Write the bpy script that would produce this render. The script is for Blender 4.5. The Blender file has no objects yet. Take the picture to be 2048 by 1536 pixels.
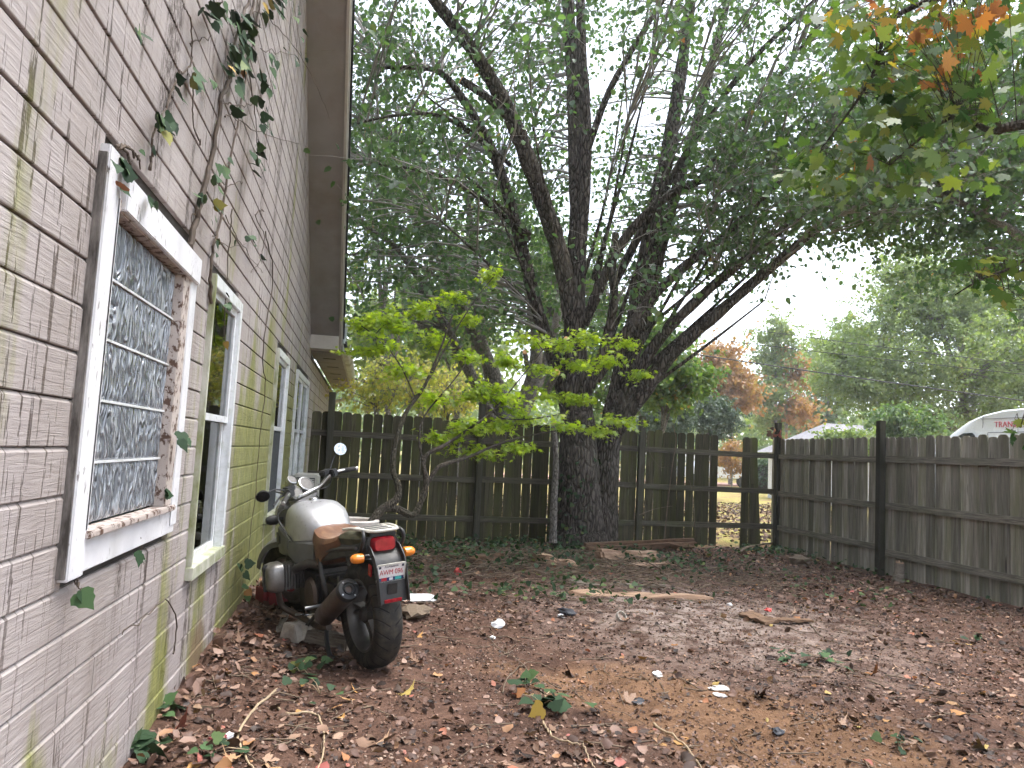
import bpy, bmesh, math, random
import numpy as np
from mathutils import Vector, Matrix, Euler
random.seed(7); rng = np.random.default_rng(7)
PI = math.pi
scene = bpy.context.scene
COL = scene.collection

# ------------------------------------------------------------------ camera
F_PX, CXP, CYP = 1500.0, 1024.0, 768.0          # focal length and centre for a 2048 x 1536 frame
VPX, VPY, ROLL, CAM_H = 730.0, 891.0, 0.05, 1.3  # the house wall runs along +Y
def _cam_axes():
    dy = Vector((VPX-CXP, -(VPY-CYP), -F_PX)).normalized()
    p2 = Vector((VPX+1000-CXP, -(VPY+1000*math.tan(ROLL)-CYP), -F_PX))
    up = p2.cross(dy).normalized()
    if up.y < 0: up = -up
    return Matrix((dy.cross(up), dy, up))        # world = R @ cam
RCAM = _cam_axes()
CAM = Vector((0, 0, CAM_H))
cd = bpy.data.cameras.new('camera'); co = bpy.data.objects.new('camera', cd); COL.objects.link(co)
cd.sensor_width = 36.0; cd.lens = F_PX/2048*36; cd.clip_start = 0.05; cd.clip_end = 2000
co.matrix_world = Matrix.Translation(CAM) @ RCAM.to_4x4()
scene.camera = co
def _ray(u, v): return RCAM @ Vector((u-CXP, -(v-CYP), -F_PX))
def onY(u, v, y): d = _ray(u, v); return CAM + d*(y/d.y)
def onX(u, v, x): d = _ray(u, v); return CAM + d*(x/d.x)
def onZ(u, v, z=0.0): d = _ray(u, v); return CAM + d*((z-CAM_H)/d.z)

# ------------------------------------------------------------------ sky, sun, exposure
SUN_EL, SUN_AZ = math.radians(74), math.radians(75)     # azimuth from +Y towards +X
w = bpy.data.worlds.new('World'); scene.world = w; w.use_nodes = True
nt = w.node_tree; nt.nodes.clear()
sky = nt.nodes.new('ShaderNodeTexSky'); sky.sky_type = 'NISHITA'; sky.sun_disc = False
sky.sun_elevation = SUN_EL; sky.sun_rotation = SUN_AZ; sky.air_density = 1.0; sky.dust_density = 2.0; sky.ozone_density = 1.0
hs = nt.nodes.new('ShaderNodeHueSaturation'); hs.inputs['Saturation'].default_value = 0.45
bg = nt.nodes.new('ShaderNodeBackground'); bg.inputs['Strength'].default_value = 0.15
wo = nt.nodes.new('ShaderNodeOutputWorld')
nt.links.new(sky.outputs[0], hs.inputs['Color']); nt.links.new(hs.outputs[0], bg.inputs['Color']); nt.links.new(bg.outputs[0], wo.inputs[0])
sl = bpy.data.lights.new('sun', 'SUN'); sl.energy = 1.5; sl.angle = math.radians(40); sl.color = (1.0, 0.98, 0.95)
so = bpy.data.objects.new('sun', sl); COL.objects.link(so)
sd = Vector((math.sin(SUN_AZ)*math.cos(SUN_EL), math.cos(SUN_AZ)*math.cos(SUN_EL), math.sin(SUN_EL)))
so.rotation_euler = sd.to_track_quat('Z', 'Y').to_euler(); so.location = (6, 4, 30)
scene.view_settings.view_transform = 'Standard'; scene.view_settings.look = 'None'
scene.view_settings.gamma = 1.0; scene.view_settings.use_curve_mapping = False
scene.view_settings.exposure = 1.95
scene.render.engine = 'CYCLES'
scene.cycles.use_denoising = True
scene.cycles.max_bounces = 6; scene.cycles.diffuse_bounces = 3; scene.cycles.transmission_bounces = 4; scene.cycles.transparent_max_bounces = 6
scene.cycles.use_adaptive_sampling = True; scene.cycles.adaptive_threshold = 0.06; scene.cycles.adaptive_min_samples = 16
scene.cycles.caustics_reflective = False; scene.cycles.caustics_refractive = False
scene.cycles.sample_clamp_indirect = 6.0

# ------------------------------------------------------------------ helpers: objects
def tag(o, label=None, cat=None, group=None, kind=None):
    if label: o['label'] = label
    if cat: o['category'] = cat
    if group: o['group'] = group
    if kind: o['kind'] = kind
    return o
def empty(name, loc=(0, 0, 0), rot=(0, 0, 0), parent=None):
    o = bpy.data.objects.new(name, None); o.empty_display_size = 0.1; COL.objects.link(o)
    o.location = loc; o.rotation_euler = rot; o.parent = parent; return o
def link(name, me, mat=None, parent=None, loc=None, rot=None):
    o = bpy.data.objects.new(name, me); COL.objects.link(o)
    if mat is not None and len(me.materials) == 0: me.materials.append(mat)
    if parent is not None: o.parent = parent
    if loc is not None: o.location = loc
    if rot is not None: o.rotation_euler = rot
    return o
def np_mesh(name, V, F, rnd=None, smooth=False):
    V = np.asarray(V, np.float32); F = np.asarray(F, np.int32); n, k = F.shape
    me = bpy.data.meshes.new(name)
    me.vertices.add(len(V)); me.vertices.foreach_set('co', V.ravel())
    me.loops.add(n*k); me.loops.foreach_set('vertex_index', F.ravel())
    me.polygons.add(n); me.polygons.foreach_set('loop_start', np.arange(n, dtype=np.int32)*k)
    me.polygons.foreach_set('loop_total', np.full(n, k, np.int32))
    if smooth: me.polygons.foreach_set('use_smooth', np.ones(n, bool))
    if rnd is not None:
        a = me.attributes.new('rnd', 'FLOAT', 'FACE'); a.data.foreach_set('value', np.asarray(rnd, np.float32))
    me.update(calc_edges=True); me.validate(); return me
class MB:
    """collects shapes into one mesh"""
    def __init__(s): s.v = []; s.f = []
    def add(s, V, F):
        b = len(s.v); s.v += [tuple(p) for p in V]; s.f += [tuple(i+b for i in f) for f in F]; return s
    def box(s, x0, x1, y0, y1, z0, z1, M=None):
        V = [(x, y, z) for x in (x0, x1) for y in (y0, y1) for z in (z0, z1)]
        if M is not None: V = [M @ Vector(p) for p in V]
        return s.add(V, [(0, 1, 3, 2), (4, 6, 7, 5), (0, 4, 5, 1), (2, 3, 7, 6), (0, 2, 6, 4), (1, 5, 7, 3)])
    def tube(s, pts, rad, n=8, cap=True):
        V, F = tube_arr(pts, rad, n, cap); return s.add(V, F)
    def lathe(s, prof, seg=32, M=None, closed=False):
        """prof: (r, h) pairs turned about local Z"""
        V = []; F = []; m = len(prof)
        for i in range(seg):
            a = 2*PI*i/seg
            for r, h in prof: V.append((r*math.cos(a), r*math.sin(a), h))
        for i in range(seg):
            j = (i+1) % seg
            for k in range(m if closed else m-1):
                l = (k+1) % m
                F.append((i*m+k, j*m+k, j*m+l, i*m+l))
        if M is not None: V = [M @ Vector(p) for p in V]
        return s.add(V, F)
    def loft(s, rings, cap=True):
        n = len(rings[0]); V = [p for r in rings for p in r]; F = []
        for i in range(len(rings)-1):
            for k in range(n):
                l = (k+1) % n; F.append((i*n+k, i*n+l, (i+1)*n+l, (i+1)*n+k))
        if cap: F.append(tuple(range(n-1, -1, -1))); F.append(tuple((len(rings)-1)*n+k for k in range(n)))
        return s.add(V, F)
    def build(s, name, mat=None, parent=None, smooth=False, bevel=0.0, seg=2, loc=None, rot=None):
        me = bpy.data.meshes.new(name); me.from_pydata(s.v, [], s.f); me.update()
        if bevel > 0 or smooth:
            bm = bmesh.new(); bm.from_mesh(me)
            bmesh.ops.recalc_face_normals(bm, faces=bm.faces)
            if bevel > 0:
                ed = [e for e in bm.edges if len(e.link_faces) == 2 and e.calc_face_angle(0) > 0.5]
                bmesh.ops.bevel(bm, geom=ed, offset=bevel, segments=seg, affect='EDGES', clamp_overlap=True)
            bm.to_mesh(me); bm.free()
        if smooth:
            for p in me.polygons: p.use_smooth = True
            try: me.set_sharp_from_angle(angle=math.radians(38))
            except Exception: pass
        return link(name, me, mat, parent, loc, rot)
def tube_arr(pts, rad, n=8, cap=True):
    P = [Vector(p) for p in pts]; m = len(P)
    if not hasattr(rad, '__len__'): rad = [rad]*m
    V = []; F = []; prev = None
    for i in range(m):
        t = (P[min(i+1, m-1)]-P[max(i-1, 0)]).normalized()
        if prev is None:
            a = Vector((0, 0, 1)) if abs(t.z) < .9 else Vector((1, 0, 0)); x = t.cross(a).normalized()
        else:
            x = prev - t*prev.dot(t)
            x = x.normalized() if x.length > 1e-6 else t.orthogonal().normalized()
        y = t.cross(x); prev = x
        for k in range(n):
            an = 2*PI*k/n; V.append(P[i] + (x*math.cos(an)+y*math.sin(an))*rad[i])
    for i in range(m-1):
        for k in range(n):
            l = (k+1) % n; F.append((i*n+k, i*n+l, (i+1)*n+l, (i+1)*n+k))
    if cap: F.append(tuple(range(n-1, -1, -1))); F.append(tuple((m-1)*n+k for k in range(n)))
    return V, F
def spline(pts, sub=6):
    P = [Vector(p) for p in pts]
    if len(P) < 3: return [P[0].lerp(P[1], i/sub) for i in range(sub+1)]
    out = []
    for i in range(len(P)-1):
        a = P[max(i-1, 0)]; b = P[i]; c = P[i+1]; d = P[min(i+2, len(P)-1)]
        for k in range(sub):
            t = k/sub
            out.append(0.5*((2*b)+(c-a)*t+(2*a-5*b+4*c-d)*t*t+(3*b-a-3*c+d)*t*t*t))
    out.append(P[-1]); return out
def cyl_between(mb, a, b, r, n=12, r2=None):
    mb.tube([a, b], [r, r2 if r2 is not None else r], n); return mb
def ellipse_ring(c, ax, ay, e=2.0, n=20):
    """superellipse ring centred at c spanned by vectors ax, ay"""
    out = []
    for k in range(n):
        t = 2*PI*k/n; cs, sn = math.cos(t), math.sin(t)
        out.append(Vector(c)+Vector(ax)*(math.copysign(abs(cs)**(2/e), cs))+Vector(ay)*(math.copysign(abs(sn)**(2/e), sn)))
    return out
# value noise on arrays
_tab = rng.random((256, 256))
def vnoise(x, y):
    x = np.asarray(x, float); y = np.asarray(y, float)
    xi = np.floor(x).astype(int); yi = np.floor(y).astype(int); fx = x-xi; fy = y-yi
    fx = fx*fx*(3-2*fx); fy = fy*fy*(3-2*fy)
    g = lambda a, b: _tab[a % 256, b % 256]
    return (g(xi, yi)*(1-fx)+g(xi+1, yi)*fx)*(1-fy)+(g(xi, yi+1)*(1-fx)+g(xi+1, yi+1)*fx)*fy
def fbm(x, y, o=4):
    s = 0; a = .5
    for i in range(o): s = s+a*(vnoise(x*2**i+17*i, y*2**i+31*i)-.5); a *= .5
    return s

# ------------------------------------------------------------------ helpers: materials
class NT:
    def __init__(s, name):
        s.m = bpy.data.materials.new(name); s.m.use_nodes = True; s.t = s.m.node_tree; s.t.nodes.clear()
        s.out = s.n('ShaderNodeOutputMaterial')
    def n(s, typ, **kw):
        x = s.t.nodes.new(typ)
        for k, v in kw.items(): setattr(x, k, v)
        return x
    def put(s, sock, v):
        if hasattr(v, 'links') or isinstance(v, bpy.types.NodeSocket): s.t.links.new(v, sock)
        elif v is not None:
            if isinstance(v, (tuple, list)) and len(v) == 3 and sock.type == 'RGBA': v = (*v, 1)
            sock.default_value = v
    def pos(s, scale=(1, 1, 1), obj=False, off=(0, 0, 0)):
        g = s.n('ShaderNodeTexCoord').outputs['Object'] if obj else s.n('ShaderNodeNewGeometry').outputs['Position']
        m = s.n('ShaderNodeMapping'); s.put(m.inputs['Vector'], g); m.inputs['Scale'].default_value = scale; m.inputs['Location'].default_value = off
        return m.outputs[0]
    def noise(s, vec, scale=1, detail=4, rough=.55, dist=0.0):
        x = s.n('ShaderNodeTexNoise'); s.put(x.inputs['Vector'], vec)
        x.inputs['Scale'].default_value = scale; x.inputs['Detail'].default_value = detail; x.inputs['Roughness'].default_value = rough; x.inputs['Distortion'].default_value = dist
        return x.outputs['Fac']
    def voro(s, vec, scale=1, feature='F1', out='Distance', rnd=1.0):
        x = s.n('ShaderNodeTexVoronoi', feature=feature); s.put(x.inputs['Vector'], vec); x.inputs['Scale'].default_value = scale; x.inputs['Randomness'].default_value = rnd
        return x.outputs[out]
    def ramp(s, fac, stops, interp='LINEAR'):
        r = s.n('ShaderNodeValToRGB'); r.color_ramp.interpolation = interp; e = r.color_ramp.elements
        while len(e) < len(stops): e.new(.5)
        for i, (p, c) in enumerate(stops):
            e[i].position = p
            e[i].color = (c, c, c, 1) if isinstance(c, (int, float)) else (*c, 1)
        s.put(r.inputs[0], fac); return r.outputs[0]
    def math(s, op, a, b=None, clamp=False):
        x = s.n('ShaderNodeMath', operation=op); x.use_clamp = clamp; s.put(x.inputs[0], a)
        if b is not None: s.put(x.inputs[1], b)
        return x.outputs[0]
    def mix(s, fac, a, b, mode='MIX'):
        x = s.n('ShaderNodeMix', data_type='RGBA', blend_type=mode)
        s.put(x.inputs['Factor'], fac); s.put(x.inputs['A'] if False else x.inputs[6], a); s.put(x.inputs[7], b); return x.outputs[2]
    def sep(s, vec):
        x = s.n('ShaderNodeSeparateXYZ'); s.put(x.inputs[0], vec); return x.outputs
    def rng(s, v, a, b, c=0.0, d=1.0):
        x = s.n('ShaderNodeMapRange'); s.put(x.inputs[0], v); x.inputs[1].default_value = a; x.inputs[2].default_value = b; x.inputs[3].default_value = c; x.inputs[4].default_value = d; return x.outputs[0]
    def bump(s, h, strength=.5, dist=.01, normal=None):
        x = s.n('ShaderNodeBump'); s.put(x.inputs['Height'], h); x.inputs['Strength'].default_value = strength; x.inputs['Distance'].default_value = dist
        if normal is not None: s.put(x.inputs['Normal'], normal)
        return x.outputs[0]
    def bsdf(s, color, rough=.6, metal=0.0, normal=None, spec=.5, coat=0.0, trans=0.0, alpha=None):
        p = s.n('ShaderNodeBsdfPrincipled')
        s.put(p.inputs['Base Color'], color); s.put(p.inputs['Roughness'], rough); s.put(p.inputs['Metallic'], metal)
        p.inputs['Specular IOR Level'].default_value = spec; p.inputs['Coat Weight'].default_value = coat; p.inputs['Transmission Weight'].default_value = trans
        if normal is not None: s.put(p.inputs['Normal'], normal)
        return p.outputs[0]
    def done(s, sh): s.put(s.out.inputs['Surface'], sh); return s.m
    def attr(s, name='rnd'):
        x = s.n('ShaderNodeAttribute', attribute_name=name); return x.outputs['Fac']
    def orand(s): return s.n('ShaderNodeObjectInfo').outputs['Random']
def plain(name, color, rough=.5, metal=0.0, var=.12, scale=30, bump=0.0, spec=.5, coat=0.0, dust=None):
    t = NT(name); v = t.noise(t.pos(obj=True), scale, 5)
    lo = tuple(c*(1-var) for c in color); hi = tuple(min(1, c*(1+var)) for c in color)
    c = t.ramp(v, [(.3, lo), (.7, hi)])
    if dust is not None:
        d = t.ramp(t.noise(t.pos(obj=True, scale=(1, 1, 1)), scale*.4, 6, .65), [(.5, 0.0), (.72, dust[1])]); c = t.mix(d, c, dust[0])
    nrm = t.bump(v, .4, bump) if bump else None
    r = t.rng(t.noise(t.pos(obj=True, off=(3, 1, 2)), scale*.7, 4), .3, .7, max(.02, rough-.1), min(1, rough+.12))
    return t.done(t.bsdf(c, r, metal, nrm, spec, coat))
def leafmat(name, stops, trans=.45, rough=.45, gloss=.05):
    t = NT(name); c = t.ramp(t.attr(), stops)
    d = t.n('ShaderNodeBsdfDiffuse'); t.put(d.inputs[0], c)
    tr = t.n('ShaderNodeBsdfTranslucent'); tc = t.mix(.35, c, (.35, .5, .05), 'MIX') if False else t.mix(1.0, c, (1.15, 1.25, .55), 'MULTIPLY'); t.put(tr.inputs[0], tc)
    m = t.n('ShaderNodeMixShader'); m.inputs[0].default_value = trans; t.put(m.inputs[1], d.outputs[0]); t.put(m.inputs[2], tr.outputs[0])
    g = t.n('ShaderNodeBsdfGlossy'); g.inputs['Roughness'].default_value = rough; g.inputs[0].default_value = (1, 1, 1, 1)
    m2 = t.n('ShaderNodeMixShader'); m2.inputs[0].default_value = gloss; t.put(m2.inputs[1], m.outputs[0]); t.put(m2.inputs[2], g.outputs[0])
    return t.done(m2.outputs[0])
M = {}
# ------------------------------------------------------------------ materials
def make_materials():
    # painted hardboard siding with stains, rootlet marks and algae
    t = NT('siding_paint'); P = t.pos()
    sx, sy, sz = t.sep(P)
    grain = t.noise(t.pos((1, 5, 75)), 1.0, 5, .6, .6)
    base = t.ramp(t.noise(P, 1.3, 4), [(.3, (.345, .300, .285)), (.7, (.450, .402, .386))])
    base = t.mix(t.ramp(grain, [(.35, .35), (.6, 0.0)]), base, (.29, .25, .235))
    # vertical dark rootlet streaks, patchy and broken
    patch = t.ramp(t.noise(t.pos((1, 1.1, .8), off=(0, 3.1, 1)), 1, 3, .6), [(.34, 0.0), (.54, 1.0)])
    s1 = t.noise(t.pos((1, 24, 1.0), off=(0, 3.1, 0)), 1.0, 3, .6, 1.1); s1b = t.noise(t.pos((1, 45, 9)), 1.0, 3, .7)
    st = t.math('MULTIPLY', t.math('MULTIPLY', t.ramp(s1, [(.575, 0.0), (.605, 1.0)]), t.ramp(s1b, [(.44, 0.0), (.50, 1.0)])), patch)
    s2 = t.noise(t.pos((1, 5.5, .45), off=(0, 1.3, 2)), 1.0, 2, .5, .4); s2b = t.noise(t.pos((1, 70, 20), off=(0, 4, 7)), 1, 4, .75)
    st2 = t.math('MULTIPLY', t.ramp(s2, [(.585, 0.0), (.64, 1.0)]), t.ramp(s2b, [(.46, 0.0), (.56, 1.0)]))
    stain = t.math('MAXIMUM', st, st2, True)
    base = t.mix(t.math('MULTIPLY', stain, .92), base, (.060, .040, .031))
    # grime wash
    gr = t.ramp(t.noise(t.pos((1, 1.6, .35), off=(0, 2, 5)), 1, 4, .6), [(.5, 0.0), (.72, .55)])
    base = t.mix(gr, base, (.24, .20, .17))
    # algae: stronger further along the wall, and low
    along = t.rng(sy, 3.0, 6.2); along2 = t.rng(sy, 11.5, 8.5)
    low = t.rng(sz, 2.9, 1.3)
    lowb = t.math('MULTIPLY', t.rng(sz, .55, .1), .75)
    amt = t.math('MAXIMUM', t.math('MULTIPLY', t.math('MULTIPLY', along, low), t.math('ADD', t.math('MULTIPLY', along2, .75), .25)), lowb)
    an = t.noise(t.pos((1, 2.3, .5), off=(0, 7, 1)), 1, 5, .6)
    thr = t.math('ADD', an, t.math('MULTIPLY', amt, .25))
    am = t.ramp(thr, [(.60, 0.0), (.72, 1.0)])
    alg = t.ramp(t.noise(t.pos((1, 30, 12)), 1, 4), [(.3, (.115, .125, .018)), (.7, (.27, .275, .055))])
    base = t.mix(t.math('MULTIPLY', am, .82), base, alg)
    ry_ = t.math('MULTIPLY', t.math('SUBTRACT', sy, 4.55), 2.2); rz_ = t.math('MULTIPLY', t.math('SUBTRACT', sz, .12), 2.6); rot = t.math('SQRT', t.math('ADD', t.math('MULTIPLY', ry_, ry_), t.math('MULTIPLY', rz_, rz_)))
    rm = t.ramp(t.math('ADD', rot, t.math('MULTIPLY', t.noise(t.pos((1, 7, 4), off=(0, 2, 9)), 1, 4, .6), .9)), [(.75, 1.0), (1.25, 0.0)]); base = t.mix(t.math('MULTIPLY', rm, .75), base, (.20, .13, .09))
    h = t.math('ADD', t.math('MULTIPLY', grain, 1.0), t.math('MULTIPLY', stain, .6))
    M['siding'] = t.done(t.bsdf(base, .62, 0, t.bump(h, .75, .006), .35))
    # white painted trim, chipped and dirty
    t = NT('chipped_white_paint'); P = t.pos()
    c = t.ramp(t.noise(P, 5, 5), [(.3, (.62, .61, .63)), (.7, (.80, .79, .80))])
    ch = t.noise(t.pos((40, 40, 14), off=(1, 2, 3)), 1, 6, .7); cl = t.noise(t.pos((2, 3, 2)), 1, 3)
    k = t.math('MULTIPLY', t.ramp(ch, [(.60, 0.0), (.64, 1.0)]), t.ramp(cl, [(.42, 0.0), (.58, 1.0)]))
    c = t.mix(t.math('MULTIPLY', k, .85), c, (.11, .075, .055))
    c = t.mix(t.ramp(t.noise(t.pos((3, 3, .8), off=(5, 5, 5)), 1, 5), [(.55, 0.0), (.8, .5)]), c, (.30, .27, .22))
    M['white_trim'] = t.done(t.bsdf(c, .45, 0, t.bump(k, .5, -.003), .5))
    t = NT('peeling_jamb_paint'); P = t.pos()
    k = t.ramp(t.noise(t.pos((30, 30, 22), off=(1, 2, 3)), 1, 6, .7), [(.52, 0.0), (.57, 1.0)])
    c = t.mix(k, (.50, .43, .39), (.10, .05, .03)); M['peel'] = t.done(t.bsdf(c, .6, 0, t.bump(k, .6, -.003)))
    t = NT('dirty_trim_edge'); c = t.ramp(t.noise(t.pos((25, 25, 5)), 1, 5, .7), [(.38, (.05, .042, .036)), (.68, (.26, .235, .215))])
    M['dirty_edge'] = t.done(t.bsdf(c, .8))
    M['vinyl'] = plain('white_vinyl_sash', (.70, .71, .72), .35, var=.06, dust=((.25, .27, .14), .5))
    t = NT('mossy_trim'); c = t.ramp(t.noise(t.pos((8, 8, 4)), 1, 5, .65), [(.35, (.22, .24, .10)), (.65, (.55, .54, .47))]); M['mossy_trim'] = t.done(t.bsdf(c, .6))
    # pressed glass
    t = NT('pressed_glass'); n1 = t.noise(t.pos((1, 17, 5.0)), 1, 1, .3, 1.0)
    sn = t.math('SINE', t.math('MULTIPLY', n1, 34.0)); h = t.math('ADD', sn, n1)
    c = t.ramp(sn, [(.15, (.20, .215, .24)), (.6, (.29, .31, .335)), (.95, (.42, .44, .47))])
    M['pressed_glass'] = t.done(t.bsdf(c, .16, 0.2, t.bump(h, .7, .009), .8))
    # window pane
    t = NT('window_pane'); fr = t.n('ShaderNodeFresnel'); fr.inputs['IOR'].default_value = 1.5
    tr = t.n('ShaderNodeBsdfTransparent'); tr.inputs[0].default_value = (.62, .72, .66, 1)
    gl = t.n('ShaderNodeBsdfGlossy'); gl.inputs['Roughness'].default_value = .02
    mx = t.n('ShaderNodeMixShader'); t.put(mx.inputs[0], t.math('ADD', t.math('MULTIPLY', fr.outputs[0], 1.0), .06, True)); t.put(mx.inputs[1], tr.outputs[0]); t.put(mx.inputs[2], gl.outputs[0])
    M['pane'] = t.done(mx.outputs[0])
    M['screen'] = plain('insect_screen', (.035, .04, .045), .8)
    M['curtain'] = plain('pale_green_curtain', (.42, .55, .46), .9, var=.2)
    M['room'] = plain('room_interior', (.10, .13, .11), .9)
    M['soffit'] = plain('soffit_paint', (.265, .24, .225), .7, var=.1, scale=4, dust=((.18, .13, .11), .5))
    M['fascia'] = plain('fascia_paint', (.46, .42, .37), .55, var=.1, scale=5, dust=((.25, .2, .15), .5))
    M['gutter'] = plain('gutter_metal', (.56, .55, .52), .4, var=.08, scale=6, dust=((.16, .12, .07), .8))
    M['shingle'] = plain('asphalt_shingle', (.028, .028, .03), .95, var=.5, scale=60, bump=.004)
    M['roofdark'] = M['shingle']
    M['pipe'] = plain('grey_pvc', (.52, .58, .57), .45)
    M['sheath'] = plain('sheathing', (.05, .042, .036), .9)
    # fence wood
    def wood(name, lo, hi, green, gamt):
        t = NT(name); r = t.orand()
        g = t.noise(t.pos((34, 34, 1.6), obj=True), 1, 5, .65, .8)
        rs = t.n('ShaderNodeVectorMath', operation='ADD'); cmb = t.n('ShaderNodeCombineXYZ'); t.put(cmb.inputs[0], t.math('MULTIPLY', r, 37.0)); t.put(cmb.inputs[2], t.math('MULTIPLY', r, 91.0))
        t.put(rs.inputs[0], t.pos((7, 7, .9), obj=True)); t.put(rs.inputs[1], cmb.outputs[0])
        b = t.noise(rs.outputs[0], 1, 4, .6)
        c = t.ramp(g, [(.28, lo), (.68, hi)])
        c = t.mix(t.ramp(b, [(.42, 0.0), (.66, gamt)]), c, green)
        tint = t.rng(r, 0, 1, .55, 1.35); tc = t.n('ShaderNodeCombineColor'); [t.put(tc.inputs[i], tint) for i in range(3)]
        c = t.mix(1.0, c, tc.outputs[0], 'MULTIPLY')
        # knots
        kn = t.ramp(t.voro(rs.outputs[0], .75), [(.045, 1.0), (.085, 0.0)]); c = t.mix(t.math('MULTIPLY', kn, .8), c, (.03, .025, .02))
        return t.done(t.bsdf(c, .85, 0, t.bump(g, .8, .006), .25))
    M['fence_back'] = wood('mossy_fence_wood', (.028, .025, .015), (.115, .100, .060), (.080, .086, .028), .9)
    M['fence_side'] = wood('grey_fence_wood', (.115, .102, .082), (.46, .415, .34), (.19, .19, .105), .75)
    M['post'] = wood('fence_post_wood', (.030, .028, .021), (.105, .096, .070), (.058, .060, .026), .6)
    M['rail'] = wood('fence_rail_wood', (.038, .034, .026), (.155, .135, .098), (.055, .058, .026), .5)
    t = NT('rail_wood_lengthwise'); g = t.noise(t.pos((3, 3, 60)), 1, 5, .65, .6); c = t.ramp(g, [(.3, (.038, .033, .024)), (.7, (.165, .146, .110))])
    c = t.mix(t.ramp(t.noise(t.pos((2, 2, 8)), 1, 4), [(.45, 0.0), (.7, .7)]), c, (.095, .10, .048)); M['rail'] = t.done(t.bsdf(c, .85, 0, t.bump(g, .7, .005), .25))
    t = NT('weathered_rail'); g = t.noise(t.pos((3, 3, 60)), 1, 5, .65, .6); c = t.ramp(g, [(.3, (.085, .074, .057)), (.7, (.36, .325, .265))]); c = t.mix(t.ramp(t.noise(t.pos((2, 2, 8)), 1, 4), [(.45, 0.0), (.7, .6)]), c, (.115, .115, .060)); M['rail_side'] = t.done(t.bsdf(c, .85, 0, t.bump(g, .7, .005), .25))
    # bark
    def bark(name, lo, hi, sc=1.0, moss=0.0, disp=.03):
        t = NT(name); P = t.pos((14*sc, 14*sc, 3.2*sc))
        nz = t.noise(t.pos((9*sc, 9*sc, 3*sc)), 1, 4); ad = t.n('ShaderNodeVectorMath', operation='ADD'); cm = t.n('ShaderNodeCombineXYZ'); t.put(cm.inputs[0], t.math('MULTIPLY', nz, 1.6)); t.put(cm.inputs[1], t.math('MULTIPLY', nz, 1.2))
        t.put(ad.inputs[0], P); t.put(ad.inputs[1], cm.outputs[0])
        v = t.voro(ad.outputs[0], 1.6, 'DISTANCE_TO_EDGE'); fine = t.noise(t.pos((40, 40, 14)), 1, 5, .7)
        h = t.math('ADD', t.ramp(v, [(.0, 0.0), (.28, 1.0)]), t.math('MULTIPLY', fine, .5))
        c = t.ramp(h, [(.25, lo), (1.0, hi)])
        li = t.ramp(t.noise(t.pos((3, 3, 1.5), off=(4, 4, 4)), 1, 5, .6), [(.52, 0.0), (.72, .55)]); c = t.mix(li, c, tuple(x*1.5 for x in hi))
        if moss: c = t.mix(t.ramp(t.noise(t.pos((2.2, 2.2, 1)), 1, 4), [(.45, 0.0), (.7, moss)]), c, (.055, .065, .025))
        return t.done(t.bsdf(c, .9, 0, t.bump(h, 1.0, disp), .2))
    M['bark'] = bark('pear_bark', (.022, .017, .014), (.130, .110, .093), 1.0, .2)
    M['bark_thin'] = bark('smooth_bark', (.075, .066, .058), (.25, .225, .20), 2.2, .25, .008)
    M['bark_dark'] = bark('dark_maple_bark', (.022, .018, .015), (.085, .070, .055), 2.5, .25, .008)
    M['bark_pale'] = bark('pale_far_bark', (.13, .12, .11), (.30, .28, .26), 1.2, .1, .01)
    M['twig'] = plain('dry_twig', (.145, .105, .07), .85, var=.35, scale=18)
    M['vine_stem'] = plain('ivy_stem', (.085, .062, .045), .85, var=.35, scale=18)
    M['pale_twig'] = plain('skylit_lichen_twig', (.27, .25, .225), .85, var=.3, scale=6)  # lichen grey; sky light on the twigs is put into the colour too
    M['root'] = plain('pale_root', (.36, .27, .17), .8, var=.25, scale=18)
    M['cut'] = plain('fresh_cut_wood', (.62, .33, .13), .75, var=.2, scale=14)
    # leaves
    M['pear_leaf'] = leafmat('pear_leaf', [(0, (.042, .085, .038)), (.5, (.078, .148, .064)), (.9, (.140, .225, .090)), (.965, (.17, .22, .07)), (.975, (.36, .16, .04)), (1, (.42, .13, .06))], .55)
    M['back_leaf'] = leafmat('back_tree_leaf', [(0, (.06, .12, .035)), (.5, (.11, .19, .06)), (.88, (.19, .26, .08)), (.95, (.34, .30, .07)), (1, (.38, .18, .06))], .58)
    M['jmaple_leaf'] = leafmat('japanese_maple_leaf', [(0, (.24, .35, .020)), (.55, (.38, .50, .03)), (1, (.54, .62, .06))], .66)
    M['yellow_leaf'] = leafmat('yellow_understory_leaf', [(0, (.22, .28, .09)), (.4, (.40, .42, .13)), (.8, (.56, .48, .14)), (1, (.50, .36, .16))], .58)
    M['oak_leaf'] = leafmat('pale_oak_leaf', [(0, (.12, .18, .065)), (.5, (.20, .27, .10)), (.9, (.28, .34, .13)), (1, (.36, .28, .12))], .52)
    M['orange_leaf'] = leafmat('orange_leaf', [(0, (.26, .17, .08)), (.4, (.36, .18, .08)), (.75, (.44, .24, .09)), (1, (.30, .28, .11))], .5)
    M['cedar_leaf'] = leafmat('bluish_conifer_leaf', [(0, (.045, .075, .05)), (.6, (.085, .125, .09)), (1, (.15, .19, .14))], .3)
    M['hedge_leaf'] = leafmat('hedge_leaf', [(0, (.02, .05, .02)), (1, (.06, .11, .04))], .3)
    M['ivy_leaf'] = leafmat('ivy_leaf', [(0, (.014, .034, .013)), (.6, (.035, .07, .028)), (.93, (.075, .125, .05)), (1, (.18, .22, .07))], .25, .6, .02)
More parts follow.
